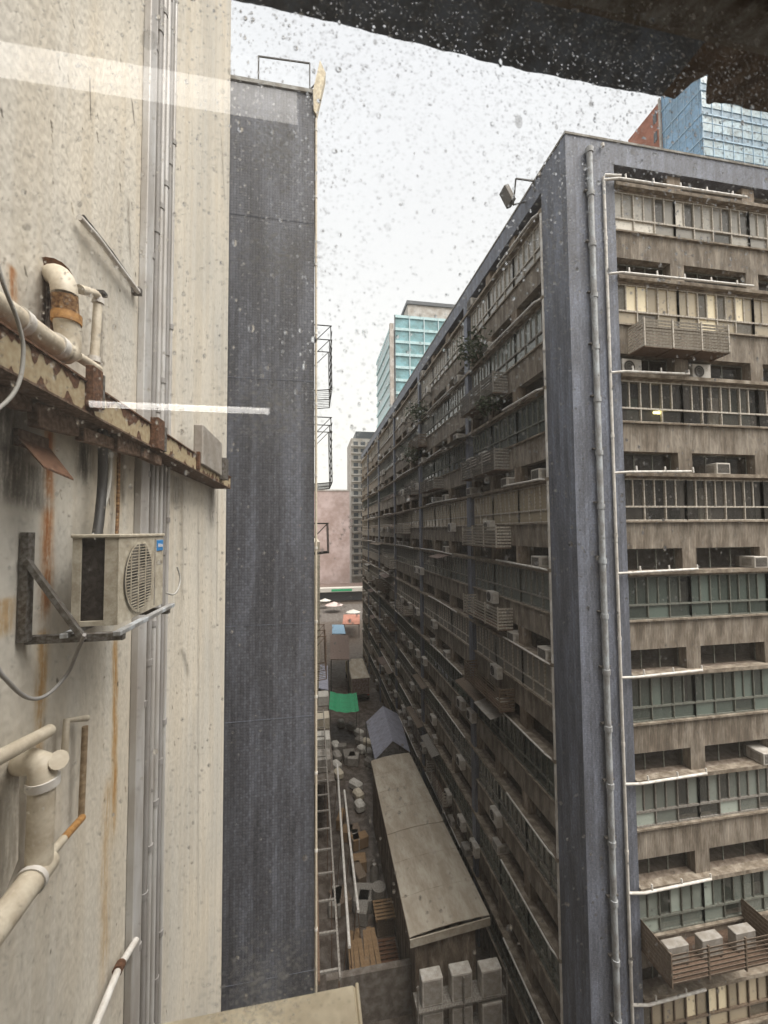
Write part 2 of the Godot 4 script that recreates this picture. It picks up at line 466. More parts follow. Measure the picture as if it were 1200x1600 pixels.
func drop_mesh(high: float) -> Mesh:
	# a flat-backed cap of unit radius bulging to -z
	var v := PackedVector3Array(); var n := PackedVector3Array(); var ix := PackedInt32Array()
	var R := 4; var S := 12
	for k in R:
		var a := PI / 2 * (1.0 - float(k) / R)
		for j in S:
			var w := TAU * j / S
			v.append(Vector3(sin(a) * cos(w), sin(a) * sin(w), -cos(a) * high))
			n.append(Vector3(sin(a) * cos(w), sin(a) * sin(w), -cos(a) / high).normalized())
	v.append(Vector3(0, 0, -high)); n.append(Vector3(0, 0, -1))
	for k in R:
		for j in S:
			var a := k * S + j; var b := k * S + (j + 1) % S
			if k < R - 1: ix.append_array(PackedInt32Array([a, b, a + S, b, b + S, a + S]))
			else: ix.append_array(PackedInt32Array([a, b, R * S]))
	var c := v.size()
	v.append(Vector3.ZERO); n.append(Vector3(0, 0, 1))
	for j in S: v.append(v[j]); n.append(Vector3(0, 0, 1))
	for j in S: ix.append_array(PackedInt32Array([c, c + 1 + (j + 1) % S, c + 1 + j]))
	var m := ArrayMesh.new(); var arr := []; arr.resize(Mesh.ARRAY_MAX)
	arr[Mesh.ARRAY_VERTEX] = v; arr[Mesh.ARRAY_NORMAL] = n; arr[Mesh.ARRAY_INDEX] = ix
	m.add_surface_from_arrays(Mesh.PRIMITIVE_TRIANGLES, arr)
	return m

func spots(called: String, me: Mesh, m: Material, count: int, size: float, spread: float, r: RandomNumberGenerator, f: FastNoiseLite, label: String, category: String):
	var mm := MultiMesh.new()
	mm.transform_format = MultiMesh.TRANSFORM_3D; mm.use_colors = m.vertex_color_use_as_albedo
	mm.mesh = me; mm.instance_count = count
	var k := 0
	while k < count:
		var p := Vector3(r.randf_range(-0.69, 1.09), r.randf_range(-0.79, 0.69), -0.4245)
		var dens := pow(smoothstep(-0.75, 0.7, p.y), 3.0) * 0.95 + 0.05 + 0.5 * f.get_noise_2d(p.x * 0.7, p.y * 0.5)
		if r.randf() > dens: continue
		var s := size * exp(r.randfn() * spread)
		if r.randf() < 0.006: s *= 1.8
		var bs := Basis.from_scale(Vector3(s * r.randf_range(0.75, 1.2), s * r.randf_range(0.9, 1.7), s * 0.8)) * Basis(Vector3(0, 0, 1), r.randf() * TAU)
		mm.set_instance_transform(k, Transform3D(bs, p))
		if mm.use_colors: mm.set_instance_color(k, Color(1, 1, 1, r.randf_range(0.06, 0.32)))
		k += 1
	var mi := MultiMeshInstance3D.new()
	mi.name = called; mi.multimesh = mm; mi.material_override = m
	add_child(mi)
	mi.set_meta("kind", "stuff")
	tag(mi, label, category)

func lip(a: Node3D, x0: float, x1: float, m: Material, sd: int):
	var r := RandomNumberGenerator.new(); r.seed = sd
	var f := FastNoiseLite.new(); f.seed = sd; f.frequency = 3.0; f.fractal_octaves = 5
	var b := MB.new(a.position)
	var n := int((x1 - x0) / 0.007)
	for k in n:
		var xa := lerpf(x0, x1, float(k) / n); var xb := lerpf(x0, x1, float(k + 1) / n)
		var za := 0.6 * lip_z(xa / 0.6, f); var zb := 0.6 * lip_z(xb / 0.6, f)
		var p := func(x, z, y): return Vector3(x, y, z)
		var y0 := 0.78; var y1 := 0.788
		b.quad(p.call(xb, -0.5, y0), p.call(xa, -0.5, y0), p.call(xa, za, y0), p.call(xb, zb, y0))
		b.quad(p.call(xa, -0.5, y1), p.call(xb, -0.5, y1), p.call(xb, zb, y1), p.call(xa, za, y1))
		b.quad(p.call(xb, zb, y0), p.call(xa, za, y0), p.call(xa, za, y1), p.call(xb, zb, y1))
	part("sheet", b, m, a)

func lip_z(x: float, f: FastNoiseLite) -> float:
	var z := -0.992 - 0.02 * sin((x - 0.1) * 2.4) * (1.0 if x > 0.1 and x < 1.2 else 0.3) + 0.006 * f.get_noise_1d(x * 3.0)
	if x > 1.09 and x < 1.19: z += 0.07 * (1.0 - absf(x - 1.115) / 0.075) if absf(x - 1.115) < 0.075 else 0.0
	return z

func ceiling_lamp(c: Vector3, length: float, width: float, power: float, shine: float, label: String):
	var t := thing("ceiling_lamp", label, "lamp", c, "ceiling lamps in the room")
	var b := MB.new(); b.bevel(Vector3(0, 0.05, 0), Vector3(length + 0.06, 0.06, width + 0.05), 0.01); part("housing", b, M.print_white, t)
	b = MB.new(); b.tube([Vector3(-length / 2, 0, 0), Vector3(length / 2, 0, 0)], width / 3.0, 12)
	var m := mat(Color(1, 1, 1), 0.5); m.emission_enabled = true; m.emission = Color(1.0, 0.98, 0.95); m.emission_energy_multiplier = power
	part("tube", b, m, t)
	var l := AreaLight3D.new(); l.name = "tube_light"
	l.area_size = Vector2(length, width * 0.6); l.light_energy = shine; l.light_color = Color(1.0, 0.98, 0.95); l.shadow_enabled = true
	t.add_child(l); l.position = Vector3(0, -width / 3.0 - 0.01, 0); l.rotation_degrees.x = -90

# ---------------------------------------------------------------- run
func _ready():
	rng.seed = 12345
	set_view()
	make_materials()
	build_ground()
	build_room()
	build_plaster_wall()
	build_dark_block()
	build_tall_block()
	build_facade_units()
	build_far()
	build_wall_fittings()
	build_alley()

# ---------------------------------------------------------------- ground
func build_ground():
	var b := MB.new(Vector3(0, GROUND, -300))
	b.quad(Vector3(-700, GROUND, 60), Vector3(700, GROUND, 60), Vector3(700, GROUND, -900), Vector3(-700, GROUND, -900))
	struct("ground", b, M.ground)
	b = MB.new(Vector3(2, GROUND, -100))
	b.quad(Vector3(-60, GROUND + 0.004, -104), Vector3(90, GROUND + 0.004, -104), Vector3(90, GROUND + 0.004, -128), Vector3(-60, GROUND + 0.004, -128))
	struct("road", b, mat(lin(0.17, 0.155, 0.145), 0.8, M.concrete.albedo_texture, Vector3(0.2, 0.2, 0.2)))

# ---------------------------------------------------------------- plastered wall beside the window
const WU := 8.6
const WTOP := 14.0
const WH := 27.0

func wall_px(x: float, y: float) -> Vector2:
	var p := wx(x, y, -1.7)
	return Vector2(-p.z / WU * 1024.0, (WTOP - p.y) / WH * 2048.0)

func paint_wall() -> Array:
	var W := 1024; var H := 2048
	var f := FastNoiseLite.new(); f.noise_type = FastNoiseLite.TYPE_SIMPLEX_SMOOTH
	f.seed = 3; f.frequency = 0.004; f.fractal_octaves = 4
	var big := f.get_image(W, H, false, false, true).get_data()
	f.seed = 8; f.frequency = 0.09; f.fractal_octaves = 4
	var fine := f.get_image(W, H, false, false, true).get_data()
	f.seed = 15; f.frequency = 0.03; f.fractal_octaves = 4
	var si := f.get_image(W, 128, false, false, true)
	si.resize(W, H, Image.INTERPOLATE_CUBIC)
	var strk := si.get_data()
	var out := PackedByteArray(); out.resize(W * H * 3)
	for k in W * H:
		var s := smoothstep(0.30, 0.60, strk[k] / 255.0)
		var l := 0.86 + 0.12 * big[k] / 255.0
		l *= 0.97 + 0.03 * s
		var g := fine[k] / 255.0
		l *= 0.93 + 0.1 * g
		if g < 0.24: l *= 0.8 + 0.8 * g
		var w := 1.0 - 0.025 * (1.0 - s) - 0.06 * big[k] / 255.0
		out[k * 3] = int(clampf(230.0 * l, 0, 255)); out[k * 3 + 1] = int(clampf(226.5 * l * (0.6 + 0.4 * w), 0, 255)); out[k * 3 + 2] = int(clampf(217.0 * l * w, 0, 255))
	var im := Image.create_from_data(W, H, false, Image.FORMAT_RGB8, out)
	var n2 := FastNoiseLite.new(); n2.seed = 41; n2.frequency = 0.06; n2.fractal_octaves = 3
	# rust runs, dirty streaks and plain dark patches: [x0, y0, x1, y1, width m, colour, strength]
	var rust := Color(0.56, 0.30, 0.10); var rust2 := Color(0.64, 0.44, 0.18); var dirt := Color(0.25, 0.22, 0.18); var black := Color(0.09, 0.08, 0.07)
	for a in [[76, 660, 78, 800, 0.07, rust, 0.95], [76, 780, 70, 985, 0.085, rust, 0.85], [68, 975, 62, 1130, 0.08, rust2, 0.7], [62, 1100, 58, 1200, 0.06, rust2, 0.5],
			[182, 705, 184, 820, 0.08, rust2, 0.5], [180, 975, 178, 1340, 0.07, rust2, 0.75], [168, 1200, 160, 1580, 0.12, rust2, 0.35], [18, 410, 22, 480, 0.05, rust, 0.7],
			[78, 420, 70, 545, 0.11, Color(0.16, 0.09, 0.06), 0.95], [100, 560, 108, 660, 0.1, rust, 0.5], [30, 1180, 20, 1400, 0.3, dirt, 0.35], [50, 1190, 44, 1330, 0.1, dirt, 0.45],
			[130, 1130, 124, 1285, 0.05, dirt, 0.5], [310, 740, 309, 1560, 0.10, dirt, 0.22], [340, 745, 338, 1000, 0.08, dirt, 0.3], [285, 730, 284, 980, 0.12, dirt, 0.25], [225, 0, 222, 660, 0.06, dirt, 0.35], [222, 740, 205, 1590, 0.07, dirt, 0.35],
			[264, 0, 262, 700, 0.06, dirt, 0.35], [246, 740, 236, 1590, 0.05, dirt, 0.4], [140, 115, 141, 190, 0.012, black, 0.6], [158, 480, 156, 600, 0.05, dirt, 0.5], [200, 300, 203, 420, 0.05, dirt, 0.35], [345, 200, 352, 330, 0.1, dirt, 0.3], [205, 150, 211, 200, 0.03, black, 0.5],
			[20, 690, 25, 800, 0.22, black, 0.55], [55, 720, 60, 810, 0.18, black, 0.4], [130, 660, 132, 760, 0.16, black, 0.6], [165, 690, 165, 800, 0.1, black, 0.55], [0, 600, 6, 720, 0.25, black, 0.5], [190, 700, 192, 800, 0.1, dirt, 0.5], [275, 740, 275, 800, 0.3, black, 0.35], [330, 760, 330, 830, 0.3, black, 0.3],  # mostly broad black patches painted on the wall just below the channel
			[283, 1010, 296, 1060, 0.12, black, 0.3], [4, 930, 6, 1000, 0.15, rust2, 0.5]]:
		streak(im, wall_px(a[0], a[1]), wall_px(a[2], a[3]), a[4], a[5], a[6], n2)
	# small chips and scuffs
	var r := RandomNumberGenerator.new(); r.seed = 5
	for k in 900:
		var x := r.randi_range(180, 1020); var y := r.randi_range(0, 2030)
		var h := r.randi_range(1, 5); var tone := r.randf_range(0.5, 0.85)
		for j in h:
			for q in r.randi_range(1, 3):
				var px := mini(x + q + j / 2, 1023)
				var c := im.get_pixel(px, mini(y + j, 2047))
				im.set_pixel(px, mini(y + j, 2047), Color(c.r * tone, c.g * tone * 0.98, c.b * tone * 0.95))
	im.generate_mipmaps()
	f.seed = 99; f.frequency = 0.2; f.fractal_octaves = 4
	var hi := f.get_image(W, H, false, false, true); hi.generate_mipmaps()
	return [ImageTexture.create_from_image(im), ImageTexture.create_from_image(hi)]

func streak(im: Image, p: Vector2, q: Vector2, width: float, c: Color, strength: float, n2: FastNoiseLite):
	var wpx := width / WU * 1024.0
	for y in range(int(p.y), int(q.y) + 1):
		if y < 0 or y > 2047: continue
		var t := (y - p.y) / maxf(q.y - p.y, 1.0)
		var cx := lerpf(p.x, q.x, t) + wpx * 0.25 * n2.get_noise_1d(y * 0.5)
		var ends := smoothstep(0.0, 0.12, t) * (1.0 - smoothstep(0.7, 1.0, t))
		for x in range(int(cx - wpx * 1.6), int(cx + wpx * 1.6) + 1):
			if x < 0 or x > 1023: continue
			var d := (x - cx) / wpx
			var a := strength * exp(-2.5 * d * d) * ends * clampf(0.85 + 0.9 * n2.get_noise_2d(x * 4.0, y * 0.6) + 0.5 * n2.get_noise_2d(x * 9.0, y * 9.0), 0, 1)
			im.set_pixel(x, y, im.get_pixel(x, y).lerp(c, a))

func build_plaster_wall():
	var t := thing("plastered_building", "cream plastered blank wall streaked with rust and dirt beside the window", "building", Vector3(-1.7, GROUND, -4))
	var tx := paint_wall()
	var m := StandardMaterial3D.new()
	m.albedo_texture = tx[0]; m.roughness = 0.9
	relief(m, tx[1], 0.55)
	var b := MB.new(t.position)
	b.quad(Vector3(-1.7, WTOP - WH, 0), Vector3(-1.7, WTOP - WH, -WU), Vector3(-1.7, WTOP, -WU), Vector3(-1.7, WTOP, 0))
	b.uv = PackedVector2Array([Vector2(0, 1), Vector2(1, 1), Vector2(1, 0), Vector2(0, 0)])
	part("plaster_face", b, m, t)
	b = MB.new(t.position)
	b.span(Vector3(-9, GROUND, 0), Vector3(-1.72, WTOP, -WU)); b.span(Vector3(-1.72, GROUND, 0), Vector3(-1.7, WTOP - WH, -WU))
	b.span(Vector3(-1.72, WTOP - WH, -WU + 0.001), Vector3(-1.703, WTOP, -WU))
	part("wall", b, M.plaster_side, t)
	b = MB.new(t.position); b.span(Vector3(-9, WTOP, 0), Vector3(-1.65, WTOP + 0.12, -WU - 0.05)); part("coping", b, M.roof_cap, t)

# ---------------------------------------------------------------- dark mosaic block
const DZ := -12.0
const DX := 0.06
const DTOP := 13.4

func build_dark_block():
	var t := thing("mosaic_building", "tall block with blank end wall of dark grey mosaic tiles", "building", Vector3(-4, GROUND, DZ))
	var b := MB.new(t.position); b.span(Vector3(-12, GROUND, DZ), Vector3(DX, DTOP - 0.12, DZ - 46)); part("wall", b, M.mosaic_dark, t)
	b = MB.new(t.position); b.span(Vector3(-12, DTOP - 0.12, DZ + 0.05), Vector3(DX + 0.05, DTOP, DZ - 46)); part("coping", b, M.roof_cap, t)
	for y in [9.2, 4.4, -2.6, -5.2, -12.05]:
		b = MB.new(t.position); b.span(Vector3(-12, y, DZ + 0.006), Vector3(DX, y + 0.014, DZ - 0.01)); part("joint_strip", b, M.mosaic_blue, t)
	# corner downpipe
	var c := thing("corner_downpipe", "thin cream downpipe running down the corner of the dark mosaic wall", "pipe", Vector3(DX + 0.06, GROUND, DZ + 0.0))
	b = MB.new(c.position); b.tube([Vector3(DX + 0.05, GROUND, DZ + 0.02), Vector3(DX + 0.05, DTOP - 0.9, DZ + 0.02)], 0.035, 8); part("pipe", b, M.pipe_cream, c)
	var y := GROUND + 1.0
	while y < DTOP - 1.0:
		b = MB.new(c.position); b.tube([Vector3(DX + 0.05, y, DZ + 0.02), Vector3(DX + 0.05, y + 0.07, DZ + 0.02)], 0.047, 8); part("clip", b, M.pipe_white, c)
		y += 2.1
	# railing on the roof
	var r := thing("roof_railing", "thin metal rail standing on the roof of the dark mosaic block", "railing", Vector3(-0.8, DTOP, DZ - 0.2))
	var p0 := wz(404, 88, DZ - 0.15); var p1 := wz(484, 99, DZ - 0.15)
	b = MB.new(r.position); b.bar(p0, p1, 0.035, 0.035); part("rail", b, M.steel_dark, r)
	for p in [p0, p1]:
		b = MB.new(r.position); b.bar(p, Vector3(p.x, DTOP, p.z), 0.04, 0.04); part("post", b, M.steel_dark, r)
	# tilted panel at the roof corner
	var s := thing("roof_panel", "pale panel box leaning out at the roof corner of the dark mosaic block", "sign panel", Vector3(DX, DTOP - 0.6, DZ))
	b = MB.new(s.position)
	var face := []
	for q in [[490, 172], [494.5, 178], [509, 114], [500, 94], [489, 141]]: face.append(wz(q[0], q[1], DZ + 0.06))
	var back := Vector3(0, 0, -0.3)
	for k in range(1, 4):
		b.tri(face[0], face[k], face[k + 1]); b.tri(face[0] + back, face[k + 1] + back, face[k] + back)
	for k in 5: b.quad(face[(k + 1) % 5], face[k], face[k] + back, face[(k + 1) % 5] + back)
	part("panel", b, M.beige_sheet, s)
	b = MB.new(s.position); b.bar(face[0] + Vector3(-0.005, 0, 0.012), face[4] + Vector3(-0.005, 0, 0.012), 0.04, 0.02); part("edge_trim", b, M.steel, s)
	b = MB.new(s.position); b.bar(Vector3(DX - 0.3, DTOP, DZ - 0.2), face[3].lerp(face[4], 0.6) + Vector3(0, 0, -0.15), 0.03, 0.03); part("stay", b, M.steel_dark, s)
	# open steel frames hanging on its alley face
	var labels := ["tall open black steel frame bracketed high on the mosaic block's alley face", "black steel frame hung on the alley face just below the tallest frame", "short black balcony cage at eye level on the alley face", "rusty balcony cage low on the alley face of the mosaic block"]
	var spots := [[-20.0, 10.2, 6.9, 0.9], [-20.0, 5.6, 2.3, 0.9], [-29.0, 0.6, -1.6, 1.1], [-24.0, -6.0, -8.5, 0.75]]
	for k in 4: steel_frame(spots[k][0], spots[k][1], spots[k][2], spots[k][3], labels[k], M.black if k < 3 else M.rust_dark)

func steel_frame(z: float, y1: float, y0: float, deep: float, label: String, m: Material):
	var t := thing("balcony_cage", label, "cage", Vector3(DX, y0, z), "frames on the alley face of the mosaic block")
	var x1 := DX + deep
	for zz in [z, z - 1.5, z - 3.0]:
		var b := MB.new(t.position)
		b.bar(Vector3(x1, y0 + 0.1, zz), Vector3(x1 - 0.06, y1, zz), 0.045, 0.045); part("post", b, m, t)
		b = MB.new(t.position); b.bar(Vector3(DX, y1, zz), Vector3(x1, y1, zz), 0.04, 0.04); part("arm", b, m, t)
		b = MB.new(t.position); b.bar(Vector3(DX, y0, zz), Vector3(x1, y0 + 0.1, zz), 0.04, 0.04); part("arm", b, m, t)
		b = MB.new(t.position); b.bar(Vector3(DX, y1 - deep, zz), Vector3(x1 - 0.05, y1, zz), 0.03, 0.03); part("brace", b, m, t)
	var y := y0 + 0.1
	while y < y1 + 0.05:
		var b := MB.new(t.position); b.bar(Vector3(x1, y, z), Vector3(x1, y, z - 3.0), 0.03, 0.03); part("rail", b, m, t)
		y += 0.42
	var b := MB.new(t.position)
	var zz := z
	while zz > z - 3.0:
		b.bar(Vector3(DX, y0 + 0.02, zz), Vector3(x1, y0 + 0.1, zz), 0.02, 0.02); zz -= 0.3
	part("floor_grate", b, m, t)

# ---------------------------------------------------------------- the tall block with ribbon windows
var FO: Vector3; var FU: Vector3; var FN: Vector3
func fp(u: float, y: float, d: float) -> Vector3: return FO + FU * u + FN * d + Vector3(0, y, 0)
func fspan(b: MB, u0: float, u1: float, y0: float, y1: float, d0: float, d1: float): b.span(fp(u0, y0, d0), fp(u1, y1, d1))

func build_tall_block():
	var t := thing("ribbon_window_building", "long tan industrial block with ribbon windows and grey blue corner pier", "building", Vector3(SIDE_X + 10, GROUND, -40))
	# core, set back behind the facade layer
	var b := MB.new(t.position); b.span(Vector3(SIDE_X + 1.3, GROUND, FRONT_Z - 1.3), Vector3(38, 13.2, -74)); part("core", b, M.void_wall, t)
	b = MB.new(t.position)
	b.span(Vector3(SIDE_X - 0.1, 13.28, FRONT_Z + 0.1), Vector3(38, 14.12, FRONT_Z - 0.3)); b.span(Vector3(SIDE_X - 0.1, 13.28, FRONT_Z - 0.3), Vector3(SIDE_X + 0.3, 14.12, -74.3))
	part("parapet", b, M.mosaic_blue, t)
	b = MB.new(t.position)
	b.span(Vector3(SIDE_X - 0.13, 14.12, FRONT_Z + 0.13), Vector3(38, 14.2, FRONT_Z - 0.35)); b.span(Vector3(SIDE_X - 0.13, 14.12, FRONT_Z - 0.35), Vector3(SIDE_X + 0.35, 14.2, -74.3))
	b.span(Vector3(SIDE_X + 0.3, 13.2, FRONT_Z - 0.3), Vector3(38, 13.28, -74))
	part("coping", b, M.roof_cap, t)
	# corner pier
	b = MB.new(t.position); b.span(Vector3(SIDE_X - 0.12, GROUND, FRONT_Z + 0.12), Vector3(10.78, 13.28, -14.15)); part("corner_pier", b, M.mosaic_blue, t)
	# ---- front
	FO = Vector3(0, 0, FRONT_Z); FU = Vector3(1, 0, 0); FN = Vector3(0, 0, 1)
	var bays := [[10.78, 13.13], [13.72, 16.51], [17.08, 19.9], [20.5, 23.4]]
	var styles := [
		[M.pane_dusty, M.blind_mid, M.slat_white], [M.pane_tan, M.blind_pale, M.slat_white], [M.pane_dark, M.blind_dark, M.slat_white], [M.pane_dark, M.blind_mid, M.slat_white], [M.pane_green, M.blind_dark, M.frame_green],
		[M.pane_green, M.blind_green, M.frame_green], [M.pane_pale, M.blind_mid, M.slat_grey], [M.pane_pale, M.blind_green, M.frame_green], [M.pane_tan, M.blind_green, M.slat_brown], [M.pane_dark, M.blind_dark, M.slat_grey]]
	for k in LEVELS.size():
		facade_floor(t, k, bays, 10.78, 26.0, styles[k], true)
	# ---- alley face; u is the distance down the alley
	FO = Vector3(SIDE_X, 0, 0); FU = Vector3(0, 0, -1); FN = Vector3(-1, 0, 0)
	var ab := []
	var piers := [22.0, 32.8, 43.6, 54.4, 65.2]
	var u := 14.15
	for e in [22.0, 32.8, 43.6, 54.4, 65.2, 74.0]:
		var w: float = (e - u) / 3.0
		for j in 3: ab.append([u + w * j + (0.0 if j == 0 else 0.27), u + w * (j + 1) - 0.27])
		u = e + 0.5
	for k in LEVELS.size():
		facade_floor(t, k, ab, 14.15, 74.0, [styles[0], styles[6], styles[4], styles[1], styles[6], styles[0], styles[5], styles[6], styles[7], styles[4]][k], false)
	for e in piers:
		b = MB.new(t.position); fspan(b, e, e + 0.5, GROUND, 13.28, -0.55, 0.14); part("pier", b, M.mosaic_blue, t)
	# far end wall and ground floor band
	b = MB.new(t.position); b.span(Vector3(SIDE_X, GROUND, -74), Vector3(38, 13.2, -74.3)); part("end_wall", b, M.tan_plain, t)
	tall_block_pipes()

func facade_floor(t: Node3D, k: int, bays: Array, u0: float, u1: float, st: Array, fine: bool):
	var y: float = LEVELS[k]
	var yn: float = LEVELS[k + 1] if k + 1 < LEVELS.size() else GROUND
	var h := y - yn
	var r := RandomNumberGenerator.new(); r.seed = 100 * k + (1 if fine else 0)
	var b := MB.new(t.position)
	fspan(b, u0, u1, y - 0.13, y, -0.1, 0.2); part("ledge", b, M.ledge, t)
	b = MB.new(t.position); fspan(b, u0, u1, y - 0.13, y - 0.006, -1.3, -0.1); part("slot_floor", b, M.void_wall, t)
	if k == 0:      # top row of slots, under the parapet
		var prev := u0
		for a in bays + [[u1, u1]]:
			if a[0] > prev + 0.01:
				b = MB.new(t.position); fspan(b, prev, a[0], y, 13.28, -0.55, 0.0); part("slot_pier", b, M.tan_plain, t)
			prev = a[1]
	var w1 := y - 0.2; var w0 := y - 1.70
	# window ribbons: one window for each bay, the ribbons running on past the piers
	for i in bays.size():
		var a0: float = bays[i][0] if i == 0 else (bays[i - 1][1] + bays[i][0]) * 0.5
		var a1: float = bays[i][1] if i == bays.size() - 1 else (bays[i][1] + bays[i + 1][0]) * 0.5
		if not fine and i % 3 == 0: a0 = bays[i][0]
		if not fine and i % 3 == 2: a1 = bays[i][1]
		ribbon(t, a0, a1, w0, w1, st, fine, fine and i < 2, r)
	b = MB.new(t.position); fspan(b, u0, u1, y - 0.2, y - 0.13, -0.5, 0.02); part("lintel", b, M.tan_plain, t)
	b = MB.new(t.position); fspan(b, u0, u1, w0 - 0.06, w0, -0.5, 0.09); part("sill", b, M.ledge, t)
	var s0 := yn + 0.77
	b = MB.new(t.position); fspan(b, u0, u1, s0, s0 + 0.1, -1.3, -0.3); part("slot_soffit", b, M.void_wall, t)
	b = MB.new(t.position); fspan(b, u0, u1, s0, w0 - 0.06, -0.3, 0.0); part("spandrel", b, M.tan_flute, t)
	# recessed slots under the spandrel, piers between them
	if fine:
		for a in bays:
			b = MB.new(t.position)
			for q in 4: fspan(b, lerpf(a[0], a[1] - 0.04, q / 3.0), lerpf(a[0], a[1] - 0.04, q / 3.0) + 0.04, yn, s0, -0.36, -0.32)
			fspan(b, a[0], a[1], s0 - 0.05, s0 - 0.001, -0.37, -0.315)
			var sf := part("slot_window", b, M.frame_green, t)
			for q in 3:
				var e0 := lerpf(a[0], a[1] - 0.04, q / 3.0) + 0.04; var e1 := lerpf(a[0], a[1] - 0.04, (q + 1) / 3.0)
				b = MB.new(t.position); b.quad(fp(e0, yn, -0.34), fp(e1, yn, -0.34), fp(e1, s0 - 0.05, -0.34), fp(e0, s0 - 0.05, -0.34)); part("pane", b, M.pane_dark, sf)
	else:
		b = MB.new(t.position); b.quad(fp(u0, yn, -0.34), fp(u1, yn, -0.34), fp(u1, s0, -0.34), fp(u0, s0, -0.34)); part("slot_glazing", b, M.pane_dark, t)
	var last := u0
	for a in bays + [[u1, u1]]:
		if a[0] > last + 0.01:
			b = MB.new(t.position); fspan(b, last, a[0], yn, s0, -0.55, -0.002); part("slot_pier", b, M.tan_flute if fine else M.tan_plain, t)
		last = a[1]

func where(k: int, z: float) -> String:
	var bay := 0
	for e in [-22.0, -32.8, -43.6, -54.4, -65.2]:
		if z < e: bay += 1
	return "%s ledge under the roof, %s" % [["first", "second", "third", "fourth", "fifth", "sixth", "seventh", "eighth", "ninth", "tenth"][k], ["before the first pier", "past the first pier", "past the second pier", "past the third pier", "past the fourth pier", "past the fifth pier"][bay]]

func ribbon(t: Node3D, a0: float, a1: float, y0: float, y1: float, st: Array, fine: bool, single: bool, r: RandomNumberGenerator):
	var ym := y0 + 0.5
	var n := maxi(2, int(round((a1 - a0) / 0.44)))
	n += n % 2
	var w := (a1 - a0) / n
	var b := MB.new(t.position)
	for j in n + 1:
		var u := a0 + w * j
		fspan(b, u - 0.022, u + 0.022, ym, y1, -0.1, 0.0 if j % 2 == 0 else -0.02)
		if j % 2 == 0: fspan(b, u - 0.02, u + 0.02, y0, ym, -0.1, -0.004)
	fspan(b, a0, a1, ym - 0.03, ym + 0.03, -0.11, 0.004)
	fspan(b, a0, a1, y1 - 0.04, y1, -0.11, -0.006); fspan(b, a0, a1, y0, y0 + 0.04, -0.11, -0.006)
	var f := part("window", b, st[2], t)
	# what stands behind the glass: blinds, boards, stored goods
	var split: float = lerpf(a0, a1, r.randf_range(0.25, 0.8))
	b = MB.new(t.position); fspan(b, a0, split, y0, y1, -0.5, -0.3); part("blind", b, st[1], f)
	var other: Material = [M.blind_dark, M.blind_mid, st[1], M.blind_green, M.blind_dark][r.randi() % 5]
	b = MB.new(t.position); fspan(b, split, a1, y0, y1, -0.5, -0.32); part("blind", b, other, f)
	if r.randf() < 0.5:
		var c: float = lerpf(a0, a1, r.randf_range(0.1, 0.8))
		b = MB.new(t.position); fspan(b, c, c + r.randf_range(0.3, 0.8), y0, y1 - r.randf_range(0.0, 0.8), -0.28, -0.2); part("curtain", b, [M.blind_pale, M.blind_mid, M.blind_green][r.randi() % 3], f)
	if single:
		var up := pane_mesh(w - 0.044, y1 - ym - 0.07); var low := pane_mesh(w * 2 - 0.044, ym - y0 - 0.07)
		for j in n:
			var o := part_mesh("pane", up, vary_pane(st[0], r), f, fp(a0 + w * (j + 0.5), (ym + y1) * 0.5 - 0.005, -0.06) - t.position)
		for j in n / 2: part_mesh("pane", low, vary_pane(st[0], r), f, fp(a0 + w * (2 * j + 1), (y0 + ym) * 0.5 + 0.005, -0.06) - t.position)
	else:
		b = MB.new(t.position)
		for j in n:
			b.quad(fp(a0 + w * j, ym, -0.06), fp(a0 + w * (j + 1), ym, -0.06), fp(a0 + w * (j + 1), y1, -0.06), fp(a0 + w * j, y1, -0.06))
		b.quad(fp(a0, y0, -0.06), fp(a1, y0, -0.06), fp(a1, ym, -0.06), fp(a0, ym, -0.06))
		part("glazing", b, st[0], f)

var pane_cache := {}
func pane_mesh(w: float, h: float) -> Mesh:
	var key := "%.3f %.3f" % [w, h]
	if not pane_cache.has(key):
		var b := MB.new(); b.quad(Vector3(-w / 2, -h / 2, 0), Vector3(w / 2, -h / 2, 0), Vector3(w / 2, h / 2, 0), Vector3(-w / 2, h / 2, 0))
		pane_cache[key] = b.mesh()
	return pane_cache[key]

var pane_vars := {}
func vary_pane(m: StandardMaterial3D, r: RandomNumberGenerator) -> Material:
	if not pane_vars.has(m):
		var l := [m, m]
		for k in 3:
			var c: StandardMaterial3D = m.duplicate()
			var s: float = [0.6, 1.45, 1.1][k]
			c.albedo_color = Color(minf(1, m.albedo_color.r * s), minf(1, m.albedo_color.g * s), minf(1, m.albedo_color.b * s), clampf(m.albedo_color.a + [-0.22, 0.12, 0.2][k], 0.1, 0.9))
			l.append(c)
		pane_vars[m] = l
	return pane_vars[m][r.randi() % 5]

